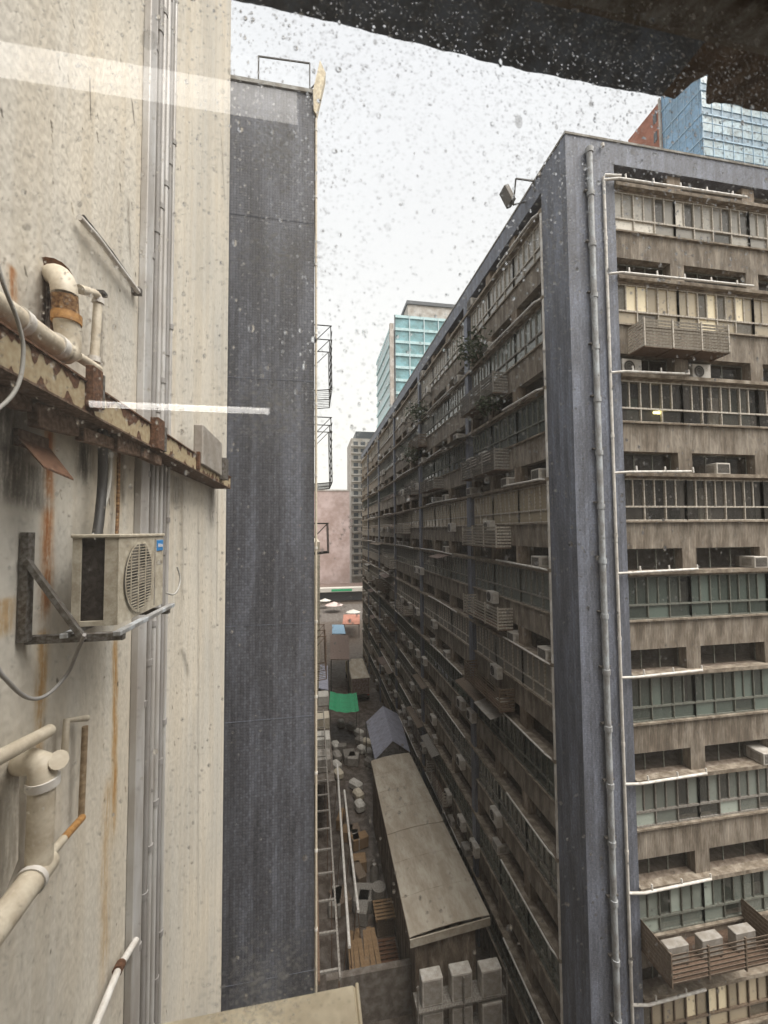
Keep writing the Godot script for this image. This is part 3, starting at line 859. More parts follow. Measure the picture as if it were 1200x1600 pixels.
func tall_block_pipes():
	# big grey soil stack on the corner pier, with sockets
	var z := FRONT_Z + 0.12
	var t := thing("soil_stack", "thick weathered grey drain stack down the grey blue corner pier", "pipe", Vector3(9.72, GROUND, z + 0.1))
	var b := MB.new(t.position); b.tube([Vector3(9.72, GROUND, z + 0.12), Vector3(9.72, 13.45, z + 0.12)], 0.10, 14); part("pipe", b, M.pipe_grey, t)
	for k in 19:
		var y := GROUND + 1.0 + k * 1.85
		b = MB.new(t.position); b.tube([Vector3(9.72, y, z + 0.12), Vector3(9.72, y + 0.16, z + 0.12)], 0.128, 14); part("socket", b, M.pipe_grey, t)
		b = MB.new(t.position); b.span(Vector3(9.52, y + 0.22, z), Vector3(9.92, y + 0.26, z + 0.1)); part("bracket", b, M.steel, t)
	b = MB.new(t.position); b.tube([Vector3(9.72, 13.4, z + 0.12), Vector3(9.72, 13.55, z + 0.12), Vector3(9.72, 13.62, z + 0.12)], [0.13, 0.15, 0.1], 12); part("vent_cap", b, M.pipe_grey, t)
	# white riser on the front with branches along the ledges
	var w := thing("white_riser", "white drain riser beside the thick grey stack with branches along each ledge", "pipe", Vector3(10.3, GROUND, z))
	b = MB.new(w.position); b.tube([Vector3(10.3, GROUND, z + 0.07), Vector3(10.3, 12.62, z + 0.07), Vector3(10.34, 12.7, z + 0.09), Vector3(10.9, 12.66, z + 0.2)], 0.05, 10); part("pipe", b, M.pipe_white, w)
	for k in LEVELS.size():
		var y: float = LEVELS[k]
		var e: float = [16.3, 16.4, 13.4, 13.3, 13.4, 13.4, 13.4, 13.4, 13.0, 13.0][k]
		b = MB.new(w.position); b.tube([Vector3(10.3, y - 0.05, z + 0.08), Vector3(10.8, y - 0.02, z + 0.2), Vector3(e, y + 0.04, z + 0.2)], 0.045, 8); part("branch", b, M.pipe_white, w)
		var x := 11.1
		while x < e + 0.2:
			b = MB.new(w.position); b.tube([Vector3(x, y, z + 0.2), Vector3(x, y + 0.2, z + 0.18)], 0.03, 6); part("stub", b, M.pipe_white, w)
			x += 1.15
		b = MB.new(w.position); b.tube([Vector3(10.3, y + 1.2, z + 0.07), Vector3(10.3, y + 1.32, z + 0.07)], 0.063, 10); part("socket", b, M.pipe_white, w)
	# white riser at the alley end of the pier
	var v := thing("alley_riser", "slim white riser where the corner pier meets the alley windows", "pipe", Vector3(SIDE_X - 0.12, GROUND, -14.2))
	b = MB.new(v.position); b.tube([Vector3(SIDE_X - 0.13, GROUND, -14.2), Vector3(SIDE_X - 0.13, 12.6, -14.2)], 0.05, 10); part("pipe", b, M.pipe_white, v)
	var r := RandomNumberGenerator.new(); r.seed = 31
	for k in LEVELS.size():
		var y: float = LEVELS[k]
		b = MB.new(v.position); b.tube([Vector3(SIDE_X - 0.14, y - 0.08, -14.2), Vector3(SIDE_X - 0.26, y - 0.03, -14.6), Vector3(SIDE_X - 0.26, y + 0.04, -17.4 - r.randf() * 1.5)], 0.04, 8); part("branch", b, M.pipe_white, v)
		b = MB.new(v.position); b.tube([Vector3(SIDE_X - 0.13, y + 1.4, -14.2), Vector3(SIDE_X - 0.13, y + 1.52, -14.2)], 0.062, 8); part("socket", b, M.pipe_white, v)
	# ledge pipes further down the alley
	for k in range(1, LEVELS.size()):
		for s in 4:
			if r.randf() < 0.35: continue
			var z0 := -23.0 - 11.0 * s - r.randf() * 2.0
			var y: float = LEVELS[k] + 0.02
			b = MB.new(Vector3(SIDE_X - 0.25, y, z0)); b.tube([Vector3(SIDE_X - 0.25, y - 0.05, z0), Vector3(SIDE_X - 0.26, y + 0.03, z0 - 4), Vector3(SIDE_X - 0.25, y, z0 - r.randf_range(5, 8))], 0.04, 6)
			solo("ledge_pipe", b, M.pipe_white, "pale pipe along the alley's " + where(k, z0), "pipe", "pipes on the alley ledges")

# ---------------------------------------------------------------- units hung on the tall block
func window_ac() -> Node3D:      # faces +z
	var t := thing("window_air_conditioner", "", "air conditioner", Vector3(0, -60, 0))
	t.set_meta("stem", "window_air_conditioner")
	var b := MB.new(); b.bevel(Vector3(0, 0.21, -0.2), Vector3(0.62, 0.42, 0.7), 0.02); part("casing", b, M.ac_white, t)
	b = MB.new(); b.span(Vector3(-0.25, 0.05, 0.142), Vector3(0.25, 0.37, 0.153)); part("coil_panel", b, M.black, t)
	for k in 7:
		b = MB.new(); b.span(Vector3(-0.25, 0.075 + k * 0.045, 0.15), Vector3(0.25, 0.087 + k * 0.045, 0.163)); part("slat", b, M.ac_grey, t)
	for s in [-1, 1]:
		b = MB.new(); b.span(Vector3(s * 0.311, 0.08, -0.3), Vector3(s * 0.316, 0.34, 0.05)); part("side_vent", b, M.ac_grey, t)
	return t

func split_ac() -> Node3D:       # condenser, faces +z
	var t := thing("condenser_unit", "", "air conditioner", Vector3(0, -60, 0))
	t.set_meta("stem", "condenser_unit")
	var b := MB.new(); b.bevel(Vector3(0, 0.3, 0), Vector3(0.8, 0.56, 0.3), 0.02); part("casing", b, M.ac_white, t)
	b = MB.new(); ring(b, Vector3(-0.12, 0.3, 0.152), 0.0, 0.23, 18); part("fan_opening", b, M.black, t)
	for k in 3:
		b = MB.new(); ring(b, Vector3(-0.12, 0.3, 0.158), 0.06 + k * 0.075, 0.075 + k * 0.075, 18); part("guard_ring", b, M.ac_grey, t)
	for s in [-1, 1]:
		b = MB.new(); b.span(Vector3(s * 0.3 - 0.03, 0, -0.17), Vector3(s * 0.3 + 0.03, 0.03, 0.17)); part("foot", b, M.steel, t)
	return t

func ring(b: MB, c: Vector3, r0: float, r1: float, seg: int):
	for j in seg:
		var a := TAU * j / seg; var e := TAU * (j + 1) / seg
		var p := func(r, q): return c + Vector3(cos(q) * r, sin(q) * r, 0)
		if r0 <= 0.0: b.tri(c, p.call(r1, a), p.call(r1, e))
		else: b.quad(p.call(r0, a), p.call(r1, a), p.call(r1, e), p.call(r0, e))

func slat_cage(label: String, at: Vector3, turn: float, length: float, height: float, deep: float, m: Material, nslat: int, group := "", solid := 0.62) -> Node3D:
	# a cage of slats on a steel frame; wall side is -z, front +z, origin at the middle of its bottom back edge
	var t := thing("slat_cage", label, "cage", at, group)
	t.rotation.y = turn
	for x in [-0.5, -0.17, 0.17, 0.5]:
		var b := MB.new(); b.span(Vector3(x * length - 0.025, 0, deep - 0.05), Vector3(x * length + 0.025, height + 0.03, deep + 0.005)); part("post", b, m, t)
		b = MB.new(); b.span(Vector3(x * length - 0.025, -0.04, 0), Vector3(x * length + 0.025, 0.0, deep)); part("bearer", b, M.rust_dark, t)
	for k in nslat:
		var y := height * (k + 0.5) / nslat
		var b := MB.new()
		b.box(Vector3(0, y, deep - 0.03), Vector3(length, height / nslat * solid, 0.012), Basis(Vector3(1, 0, 0), 0.45)); part("slat", b, m, t)
		for s in [-1, 1]:
			b = MB.new(); b.box(Vector3(s * length * 0.5, y, deep * 0.5), Vector3(0.012, height / nslat * solid, deep)); part("slat", b, m, t)
	var b := MB.new(); b.span(Vector3(-length / 2, -0.012, 0.0), Vector3(length / 2, -0.002, deep - 0.06)); part("base_sheet", b, M.rust_dark, t)
	return t

func shrub(label: String, at: Vector3, size: float, sd: int):
	var t := thing("ledge_shrub", label, "plant", at, "shrubs on the ledges")
	var r := RandomNumberGenerator.new(); r.seed = sd
	var b := MB.new(); b.tube([Vector3(0, 0, 0), Vector3(-0.1 * size, 0.3 * size, 0.05), Vector3(-0.25 * size, 0.55 * size, -0.05)], [0.05, 0.04, 0.02], 6)
	for k in 5: b.tube([Vector3(-0.1 * size, 0.3 * size, 0.05), Vector3(r.randf_range(-0.6, 0.1), r.randf_range(0.3, 0.9), r.randf_range(-0.6, 0.6)) * size], [0.025, 0.01], 5)
	part("stem", b, M.rust_dark, t)
	b = MB.new()
	for k in 420:
		var d := Vector3(r.randfn() * 0.34, r.randfn() * 0.3, r.randfn() * 0.45) * size
		var c := Vector3(-0.25, 0.45, 0) * size + d
		var bs := Basis(Vector3(r.randfn(), r.randfn(), r.randfn()).normalized(), r.randf() * TAU)
		var l := r.randf_range(0.07, 0.15)
		b.quad(c + bs * Vector3(-l, 0, 0), c + bs * Vector3(0, -l * 0.45, 0.02), c + bs * Vector3(l, 0, 0), c + bs * Vector3(0, l * 0.45, 0.02))
	part("crown", b, M.foliage, t)

func build_facade_units():
	var wa := window_ac(); var sa := split_ac()
	var back := -PI / 2
	var first := {}
	var put := func(o: Node3D, at: Vector3, turn: float, label: String, group := ""):
		if not first.has(o):
			first[o] = true
			o.position = at; o.rotation.y = turn; o.set_meta("label", label)
			if group != "": o.set_meta("group", group)
			return o
		return copy(o, at, turn, label, group)
	var z := FRONT_Z
	# front face
	put.call(wa, Vector3(14.95, 2.0, z - 0.05), 0.0, "cream window air conditioner in the slot level with the eye on the front face")
	put.call(wa, Vector3(16.3, -1.46, z + 0.05), 0.0, "pale window air conditioner jutting from the slot one floor below eye level")
	put.call(wa, Vector3(16.2, -8.47, z + 0.1), 0.0, "window air conditioner jutting over a ledge three floors below eye level")
	put.call(sa, Vector3(11.35, 5.55, z - 0.14), 0.0, "grey condenser under the long pale slat cage, beside the corner pier")
	put.call(sa, Vector3(14.3, 5.55, z - 0.14), 0.0, "grey condenser in the second slot under the long pale slat cage")
	# alley face, near the corner
	for a in [[14.9, 2.0, "window air conditioner over the alley by the slim white riser at eye level"], [15.05, -1.46, "window air conditioner by the slim white alley riser, one floor below eye level"],
			[14.75, -4.97, "window air conditioner over the alley against the slim white riser, two floors down"], [17.3, -4.97, "white window air conditioner at a sloping pipe, two floors down over the alley"], [17.6, 2.0, "window air conditioner between the slim riser and a slat cage at eye level"]]:
		put.call(wa, Vector3(SIDE_X - 0.1, a[1], -a[0]), back, a[2])
	# rows further along; only their place tells them apart
	var r := RandomNumberGenerator.new(); r.seed = 8
	for k in range(0, 10):
		for s in 22:
			var zz := -18.5 - s * 2.5 - r.randf() * 1.4
			if zz < -72: continue
			var q := r.randf()
			var y: float = LEVELS[k]
			if q < 0.36: put.call(wa, Vector3(SIDE_X - 0.12, y, zz), back, "window air conditioner on the alley's " + where(k, zz), "air conditioners along the alley ledges")
			elif q < (0.52 if y > -3 else 0.74): put.call(sa, Vector3(SIDE_X - 0.25, y - (1.0 if q > 0.38 else 0.0) * 2.1, zz), back, "condenser unit at the alley's " + where(k, zz), "condensers along the alley face")
	# slat cages
	slat_cage("long pale slat cage high on the front face above two condensers", Vector3(12.95, 6.28, z), 0.0, 3.45, 0.98, 0.75, M.slat_white, 9)
	slat_cage("big brown slat cage holding three condensers low on the front face", Vector3(12.9, -14.0, z), 0.0, 4.1, 0.95, 1.25, M.slat_brown, 7, "", 0.92)
	var sg := sa.duplicate(); sg.name = numbered("condenser_unit"); add_child(sg); (sg.get_child(0) as MeshInstance3D).material_override = M.ac_grey
	for k in 3: put.call(sg, Vector3(11.6 + k * 1.3, -13.98, z + 0.6), PI, "condenser standing in the big brown slat cage", "condensers in the brown slat cage")
	var g := "slat cages on the alley face"
	for a in [[3.3, M.slat_grey, "grey slat cage over the alley at eye level, beside the first alley pier"], [-0.3, M.slat_white, "pale slat cage over the alley just under eye level, second down the first pier"], [-4.0, M.slat_white, "pale slat cage over the alley, third down the first pier"], [-7.6, M.slat_brown, "brown slat cage over the alley, lowest at the first pier"], [6.9, M.slat_grey, "grey slat cage over the alley, highest at the first pier"]]:
		slat_cage(a[2], Vector3(SIDE_X, a[0] - 0.5, -19.6), back, 4.2, 1.0, 0.75, a[1], 7, g)
	for k in 16:
		var lv := 1 + r.randi() % 8
		var y: float = LEVELS[lv]
		var zc := -27.0 - (k % 8) * 5.6 - r.randf() * 2.0
		slat_cage("weathered slat cage below the alley's " + where(lv, zc), Vector3(SIDE_X, y - 2.7 + r.randf() * 0.5, zc), back, r.randf_range(2.2, 4.0), r.randf_range(0.8, 1.2), r.randf_range(0.6, 0.9), [M.slat_grey, M.slat_brown, M.slat_white][r.randi() % 3], 5, "weathered cages down the alley")
	# sheet awnings over lower windows
	for k in 26:
		var lv := 2 + r.randi() % 8
		var y: float = LEVELS[lv] - 0.1
		var zz := -17.0 - r.randf() * 50.0
		var t := thing("sheet_awning", "sloping sheet awning under the alley's " + where(lv, zz), "awning", Vector3(SIDE_X, y, zz), "sheet awnings over alley windows")
		var l := r.randf_range(2.0, 4.0); var d := r.randf_range(0.6, 1.0)
		var b := MB.new(); b.box(Vector3(-d * 0.5, -0.12, 0), Vector3(d, 0.025, l), Basis(Vector3(0, 0, 1), 0.25)); part("sheet", b, [M.slat_grey, M.brown_roof, M.slat_brown, M.ac_grey][r.randi() % 4], t)
		for s in [-0.45, 0.45]:
			b = MB.new(); b.bar(Vector3(0, -0.6, s * l), Vector3(-d * 0.9, -0.24, s * l), 0.025, 0.025); part("bracket", b, M.steel_dark, t)
	shrub("dark shrub growing high on the alley ledge near the first alley pier", wx(748, 560, SIDE_X - 0.3), 1.15, 3)
	shrub("dark shrub on the alley ledge by the second alley pier", wx(660, 655, SIDE_X - 0.3), 1.2, 4)
	shrub("dark shrub below the highest slat cage over the alley", wx(770, 640, SIDE_X - 0.3), 0.7, 6)
	shrub("dark shrub hanging on the ledge two floors under the roof by the second pier", wx(652, 720, SIDE_X - 0.3), 1.2, 7)
	# flood lamp on the roof edge
	var c := wx(835, 283, SIDE_X - 0.1)
	var t := thing("flood_lamp", "flood lamp on a bent arm at the roof edge of the tan block", "flood lamp", c)
	var e := wx(800, 300, SIDE_X - 1.2)
	var b := MB.new(c); b.bar(wx(836, 300, SIDE_X - 0.1), c, 0.05, 0.05); b.bar(c, wx(806, 279, SIDE_X - 0.9), 0.05, 0.05); b.bar(wx(806, 279, SIDE_X - 0.9), wx(802, 320, SIDE_X - 0.9), 0.05, 0.05); b.bar(wx(802, 320, SIDE_X - 0.9), wx(820, 316, SIDE_X - 0.1), 0.05, 0.05)
	part("arm", b, M.steel_dark, t)
	b = MB.new(c); b.bevel(wx(793, 307, SIDE_X - 0.95), Vector3(0.25, 0.72, 0.5), 0.04, Basis(Vector3(0, 0, 1), 0.5)); part("lamp_head", b, M.steel, t)
	# a light left on behind the glass
	var lp := wz(1028, 645, z - 0.16)
	t = thing("lit_lamp", "small glowing lamp behind the dark glass above eye level on the front face", "lamp", lp)
	b = MB.new(); b.bevel(Vector3.ZERO, Vector3(0.42, 0.1, 0.06), 0.03)
	var m := mat(Color(1, 1, 0.9), 0.5); m.emission_enabled = true; m.emission = Color(1.0, 0.95, 0.62); m.emission_energy_multiplier = 2.2
	part("lamp_shade", b, m, t)
	var l := OmniLight3D.new(); l.name = "lamp_light"; l.light_energy = 0.03; l.light_color = Color(1.0, 0.95, 0.7); l.light_size = 0.1; l.omni_range = 6; l.shadow_enabled = true
	t.add_child(l); l.position = Vector3(0, 0, 0.06)

# ---------------------------------------------------------------- far buildings
func build_far():
	# teal tower: face towards us, side along the alley
	var z := -130.0
	var c := wz(609, 505, z)
	var top := c.y
	var t := thing("teal_tower", "teal glass office tower beyond the roofline of the tan block", "tower", Vector3(c.x + 20, GROUND, z))
	var b := MB.new(t.position); b.span(Vector3(c.x + 0.5, GROUND, z - 0.5), Vector3(c.x + 50, top - 2, z - 30)); part("core", b, M.teal_side, t)
	b = MB.new(t.position); b.span(Vector3(c.x + 1.6, GROUND, z), Vector3(c.x + 50, top + 3, z - 0.5)); part("glass_front", b, M.teal_glass, t)
	var fh := 4.3
	for k in 14:
		b = MB.new(t.position); b.span(Vector3(c.x + 1.5, top + 2.0 - k * fh, z + 0.35), Vector3(c.x + 50, top + 2.9 - k * fh, z - 0.2)); part("spandrel", b, M.teal_band, t)
		b = MB.new(t.position); b.span(Vector3(c.x + 0.4, top - 2.0 - k * fh, z - 0.3), Vector3(c.x + 0.1, top - 0.9 - k * fh, z - 30)); part("side_band", b, M.teal_band, t)
	for k in 9:
		var x := c.x + 1.5 + k * 5.0
		b = MB.new(t.position); b.span(Vector3(x, GROUND, z + 0.45), Vector3(x + 0.3, top + 2.8, z)); part("mullion", b, M.teal_side if k > 0 else M.far_dark, t)
	b = MB.new(t.position); b.span(Vector3(c.x, GROUND, z + 0.2), Vector3(c.x + 1.3, top, z - 1)); part("corner_strip", b, M.far_white, t)
	var q := wz(637, 470, z - 3); var q2 := wz(715, 478, z - 3)
	b = MB.new(t.position); b.span(Vector3(q.x, top, z - 3), Vector3(q.x + 32, q.y - 1.2, z - 20)); part("plant_room", b, M.far_white, t)
	b = MB.new(t.position); b.span(Vector3(q.x - 0.4, q.y - 1.2, z - 2.6), Vector3(q.x + 33, q.y, z - 20.4)); part("plant_roof", b, M.far_dark, t)
	# blue tower and its red wing: corner in front, sides along the alley
	z = -60.0
	var k0 := wz(1096, 170, z)
	var bt := 100.0
	t = thing("blue_tower", "blue curtain wall tower rising behind the roof of the tan block", "tower", Vector3(k0.x + 15, GROUND, z))
	b = MB.new(t.position); b.span(Vector3(k0.x + 0.1, GROUND, z - 0.1), Vector3(k0.x + 40, bt, z - 8.3)); part("core", b, M.blue_band, t)
	b = MB.new(t.position); b.span(Vector3(k0.x, 20, z - 0.1), Vector3(k0.x + 0.1, bt, z - 8.3)); part("side_glass", b, M.blue_glass, t)
	var y := 22.0
	var kk := 0
	while y < bt:
		b = MB.new(t.position); b.span(Vector3(k0.x + 0.1, y, z), Vector3(k0.x + 40, y + 3.1, z - 0.1)); part("front_glass", b, M.blue_glass_pale, t)
		b = MB.new(t.position); b.span(Vector3(k0.x - 0.12, y + 3.0, z + 0.15), Vector3(k0.x + 40, y + 3.25, z - 8.3)); part("floor_band", b, M.blue_line, t)
		b = MB.new(t.position); b.span(Vector3(k0.x - 0.05, y + 1.5, z + 0.05), Vector3(k0.x + 40, y + 1.62, z - 8.3)); part("transom", b, M.blue_line, t)
		y += 4.6
	for j in 18:
		b = MB.new(t.position); b.span(Vector3(k0.x + j * 2.2, 20, z + 0.08), Vector3(k0.x + j * 2.2 + 0.12, bt, z)); part("mullion", b, M.blue_line, t)
	for j in 6:
		b = MB.new(t.position); b.span(Vector3(k0.x - 0.08, 20, z - j * 1.4 - 0.6), Vector3(k0.x, bt, z - j * 1.4 - 0.5)); part("mullion", b, M.blue_line, t)
	t = thing("red_wing", "rust red blank wing against the blue curtain wall tower", "building", Vector3(k0.x + 15, GROUND, z - 12))
	b = MB.new(t.position); b.span(Vector3(k0.x - 0.1, GROUND, z - 8.3), Vector3(k0.x + 40, 87.4, z - 17.0)); part("wall", b, M.red_wall, t)
	b = MB.new(t.position); b.span(Vector3(k0.x - 0.4, GROUND, z - 8.3), Vector3(k0.x - 0.1, 87.8, z - 8.7)); part("edge_strip", b, M.far_white, t)
	for j in 12:
		b = MB.new(t.position); b.span(Vector3(k0.x - 0.2, 84 - j * 4, z - 9.4), Vector3(k0.x - 0.1, 86 - j * 4, z - 10.2)); part("window", b, M.far_dark, t)
	# end of the alley: pink block and a flat tower with balconies
	z = -150.0
	var p := wz(507, 767, z); var p2 := wz(546, 767, z)
	t = thing("pink_building", "pale pink blank gable wall closing the far end of the alley", "building", Vector3((p.x + p2.x) / 2, GROUND, z))
	b = MB.new(t.position); b.span(Vector3(-20, GROUND, z), Vector3(p2.x, p.y, z - 20)); part("wall", b, M.pink, t)
	b = MB.new(t.position); b.span(Vector3(-20, p.y, z + 0.2), Vector3(p2.x + 0.2, p.y + 0.5, z - 20)); part("coping", b, M.far_white, t)
	z = -170.0
	p = wz(556, 685, z); p2 = wz(600, 685, z)
	t = thing("flats_tower", "tower of flats with stacked balconies at the far end of the alley", "building", Vector3((p.x + p2.x) / 2, GROUND, z))
	b = MB.new(t.position); b.span(Vector3(p.x - 2.0, GROUND, z), Vector3(p2.x + 10, p.y, z - 20)); part("wall", b, M.far_white, t)
	y = -18.0
	while y < p.y - 2:
		for j in 3:
			b = MB.new(t.position); b.span(Vector3(p.x - 1.0 + j * 3.0, y + 0.2, z + 0.06), Vector3(p.x + 0.9 + j * 3.0, y + 1.8, z)); part("window", b, M.far_dark, t)
		b = MB.new(t.position); b.span(Vector3(p.x - 2.2, y - 0.5, z + 1.2), Vector3(p.x + 9, y, z)); part("balcony", b, M.far_white, t)
		y += 3.0
	b = MB.new(t.position); b.span(Vector3(p.x, p.y, z), Vector3(p2.x + 8, p.y + 3, z - 12)); part("plant_room", b, M.far_dark, t)
	# low block on the left of the alley beyond the mosaic one
	t = thing("cream_building", "narrow cream block in the alley past the mosaic block", "building", Vector3(-6, GROUND, -70))
	b = MB.new(t.position); b.span(Vector3(-14, GROUND, -60), Vector3(1.1, -1.5, -96)); part("wall", b, M.pipe_cream, t)
	for k in 5:
		for j in 6:
			b = MB.new(t.position); b.span(Vector3(1.1, -5.0 - k * 3.4, -62.0 - j * 5.6), Vector3(1.14, -3.4 - k * 3.4, -65.4 - j * 5.6)); part("window", b, M.far_dark, t)
	# shops across the street
	t = thing("shop_row", "row of white shop canopies across the street at the alley's end", "shop", Vector3(8, GROUND, -134))
	b = MB.new(t.position); b.span(Vector3(-20, GROUND, -134), Vector3(40, GROUND + 4.5, -144)); part("wall", b, M.brown_roof, t)
	b = MB.new(t.position); b.span(Vector3(-20, GROUND + 3.4, -131), Vector3(40, GROUND + 4.6, -134.02)); part("fascia", b, M.white_bag, t)
	b = MB.new(t.position); b.span(Vector3(6.0, GROUND + 3.6, -130.95), Vector3(12.5, GROUND + 4.3, -131.0)); part("sign_board", b, M.green, t)
	b = MB.new(t.position); b.span(Vector3(-20, GROUND + 0.2, -133.9), Vector3(40, GROUND + 3.0, -134.0)); part("shopfront", b, M.far_dark, t)

# ---------------------------------------------------------------- fittings on the plastered wall
func arc(a: Vector3, c: Vector3, b: Vector3, n := 6) -> Array:   # quadratic bend from a over c to b
	var o := []
	for k in n + 1:
		var t := float(k) / n
		o.append(a.lerp(c, t).lerp(c.lerp(b, t), t))
	return o

func wire(called: String, pts: Array, rad: float, m: Material, label: String, category := "cable"):
	var c := Curve3D.new()
	c.bake_interval = 0.01
	for k in pts.size():
		var prev: Vector3 = pts[maxi(k - 1, 0)]; var nxt: Vector3 = pts[mini(k + 1, pts.size() - 1)]
		var tn := (nxt - prev) / 5.0
		c.add_point(pts[k], -tn, tn)
	var o := []
	var n := pts.size() * 14
	for k in n + 1: o.append(c.sample_baked(c.get_baked_length() * k / n))
	var b := MB.new(pts[0]); b.tube(o, rad, 7)
	return solo(called, b, m, label, category)

func build_wall_fittings():
	var X := -1.7
	var b: MB
	# --- bundle of vertical conduits
	var zs := [[215, 0.11, true], [226, 0.028, false], [234, 0.03, false], [241, 0.028, false], [248, 0.03, false], [254, 0.026, false], [260, 0.022, false]]
	for k in zs.size():
		var top := wx(zs[k][0] + 8, 0, X)
		var z := wx(zs[k][0], 600, X).z
		var o := Vector3(X + 0.04, GROUND, z)
		if zs[k][2]:
			b = MB.new(o); b.bevel(Vector3(X + 0.035, (GROUND + 13.9) / 2, z - 0.05), Vector3(0.07, 13.9 - GROUND, 0.16), 0.008)
			solo("cable_trunking", b, M.conduit, "flat grey cable trunking running the height of the plastered wall", "trunking")
		else:
			var t := thing("wall_conduit", "%s slim grey upright conduit counted from the flat trunking on the plastered wall" % ["", "first", "second", "third", "fourth", "fifth", "sixth"][k], "conduit", o, "upright conduits on the plastered wall")
			b = MB.new(o); b.tube([Vector3(X + 0.035, GROUND, z), Vector3(X + 0.035, 13.9, z)], zs[k][1], 8); part("tube", b, M.conduit if k % 3 != 2 else M.conduit_dark, t)
			for j in 9:
				var y := -9.0 + j * 2.3 + 0.37 * k
				b = MB.new(o); b.tube([Vector3(X + 0.035, y, z), Vector3(X + 0.035, y + 0.06, z)], zs[k][1] + 0.01, 8); part("coupling", b, M.conduit_dark, t)
	# --- painted steel channel along the wall
	var beam_tex := rust_paint()
	var cream := mat(Color(1, 1, 1), 0.7, beam_tex, Vector3(0.8, 0.8, 0.8))
	var bx := -1.43
	var y0 := wx(0, 572, bx).y; var y1 := wx(0, 508, bx).y
	var ze := wx(360, 760, bx).z
	var t := thing("rusty_channel", "rusting cream painted steel channel running along the plastered wall", "beam", Vector3(X, y0, -4))
	b = MB.new(t.position); b.span(Vector3(bx - 0.012, y0, -0.6), Vector3(bx, y1, ze)); part("web", b, cream, t)
	b = MB.new(t.position); b.span(Vector3(X, y0 - 0.012, -0.6), Vector3(bx + 0.012, y0, ze)); part("bottom_flange", b, M.rust_dark, t)
	b = MB.new(t.position); b.span(Vector3(X, y1 - 0.0, -0.6), Vector3(bx + 0.016, y1 + 0.012, ze)); part("top_flange", b, M.rust, t)
	var i := 0
	for a in [[147, 612, 0.05, 0.27, 0.12, M.rust], [159, 618, 0.035, 0.24, 0.02, M.steel], [246, 682, 0.07, 0.28, 0.16, M.rust], [257, 690, 0.03, 0.24, 0.05, M.steel], [310, 722, 0.04, 0.22, 0.06, M.rust], [350, 735, 0.1, 0.34, 0.18, M.steel]]:
		b = MB.new(t.position); b.bevel(wx(a[0], a[1], bx + a[2] / 2) + Vector3(0, 0.02, 0), Vector3(a[2], a[3], a[4]), 0.004); part("stiffener", b, a[5], t)
	# rust creeping down from the top edge, and up from the foot of the web
	var jr := FastNoiseLite.new(); jr.seed = 17; jr.frequency = 1.0; jr.fractal_octaves = 5
	for e in 2:
		b = MB.new(t.position)
		var m := 420
		for k in m:
			var za := lerpf(-0.6, ze, float(k) / m); var zb := lerpf(-0.6, ze, float(k + 1) / m)
			var ha := clampf((0.035 if e == 0 else 0.0) + 0.17 * jr.get_noise_2d(za * 5.0, e * 9.0), 0.006, 0.17); var hb := clampf((0.035 if e == 0 else 0.0) + 0.17 * jr.get_noise_2d(zb * 5.0, e * 9.0), 0.006, 0.17)
			if e == 0: b.quad(Vector3(bx + 0.002, y1 - ha, za), Vector3(bx + 0.002, y1 - hb, zb), Vector3(bx + 0.002, y1, zb), Vector3(bx + 0.002, y1, za))
			else: b.quad(Vector3(bx + 0.0025, y0, za), Vector3(bx + 0.0025, y0, zb), Vector3(bx + 0.0025, y0 + hb, zb), Vector3(bx + 0.0025, y0 + ha, za))
		part("rust_scale", b, M.rust, t)
	var j0 := wx(316, 700, bx + 0.03); var j1 := wx(346, 716, bx + 0.03)
	b = MB.new(Vector3(bx, j0.y, j0.z)); b.bevel(Vector3(bx - 0.02, wx(331, 706, bx + 0.03).y, (j0.z + j1.z) / 2), Vector3(0.12, wx(331, 678, bx + 0.03).y - wx(331, 736, bx + 0.03).y, j0.z - j1.z), 0.015)
	solo("junction_box", b, M.ac_grey, "grey metal junction box at the end of the rusting channel", "junction box")
	# clutter hung under the channel
	var hr := RandomNumberGenerator.new(); hr.seed = 6
	for k in 5:
		var z := -2.4 - k * 0.42
		b = MB.new(Vector3(X + 0.1, y0 - 0.1, z)); b.bevel(Vector3(X + 0.1 + 0.03 * k, y0 - 0.06 - 0.02 * (k % 3), z), Vector3(0.06, 0.09 + 0.05 * (k % 2), 0.42), 0.006, Basis(Vector3(1, 0, 0), hr.randf_range(-0.1, 0.1)))
		solo("packing_timber", b, M.rust_dark, "dark packing timber wedged under the rusting channel", "timber", "timbers under the channel")
	# --- old drain pipes above the channel
	var px := -1.5
	t = thing("drain_pipe", "thick cream drain pipe with rusted upright bend above the channel", "pipe", wx(105, 555, px))
	var a0 := wx(-60, 437, px); var a1 := wx(97, 548, px)
	b = MB.new(t.position); b.tube([a0, a1], 0.062, 16); part("pipe", b, M.pipe_cream, t)
	for q in [[30, 501], [88, 540]]:
		var cc := wx(q[0], q[1], px); var dd := (a1 - a0).normalized() * 0.025
		b = MB.new(t.position); b.tube([cc - dd, cc + dd], 0.072, 16); part("collar", b, M.pipe_white, t)
	var e0 := wx(104, 500, px); var e1 := wx(101, 462, px)
	b = MB.new(t.position); b.tube([a1] + arc(a1, wx(112, 562, px), e0), 0.07, 16); part("elbow", b, M.pipe_cream, t)
	b = MB.new(t.position); b.tube([e0, e1], 0.068, 16); part("upright", b, M.pipe_rusty, t)
	b = MB.new(t.position); b.tube([e0 - Vector3(0, 0.02, 0), e0 + Vector3(0, 0.035, 0)], 0.08, 16); part("collar", b, M.pipe_orange, t)
	b = MB.new(t.position); b.tube([e1] + arc(e1, wx(100, 425, px), wx(82, 432, X), 8), 0.07, 16); part("bend", b, M.pipe_cream, t)
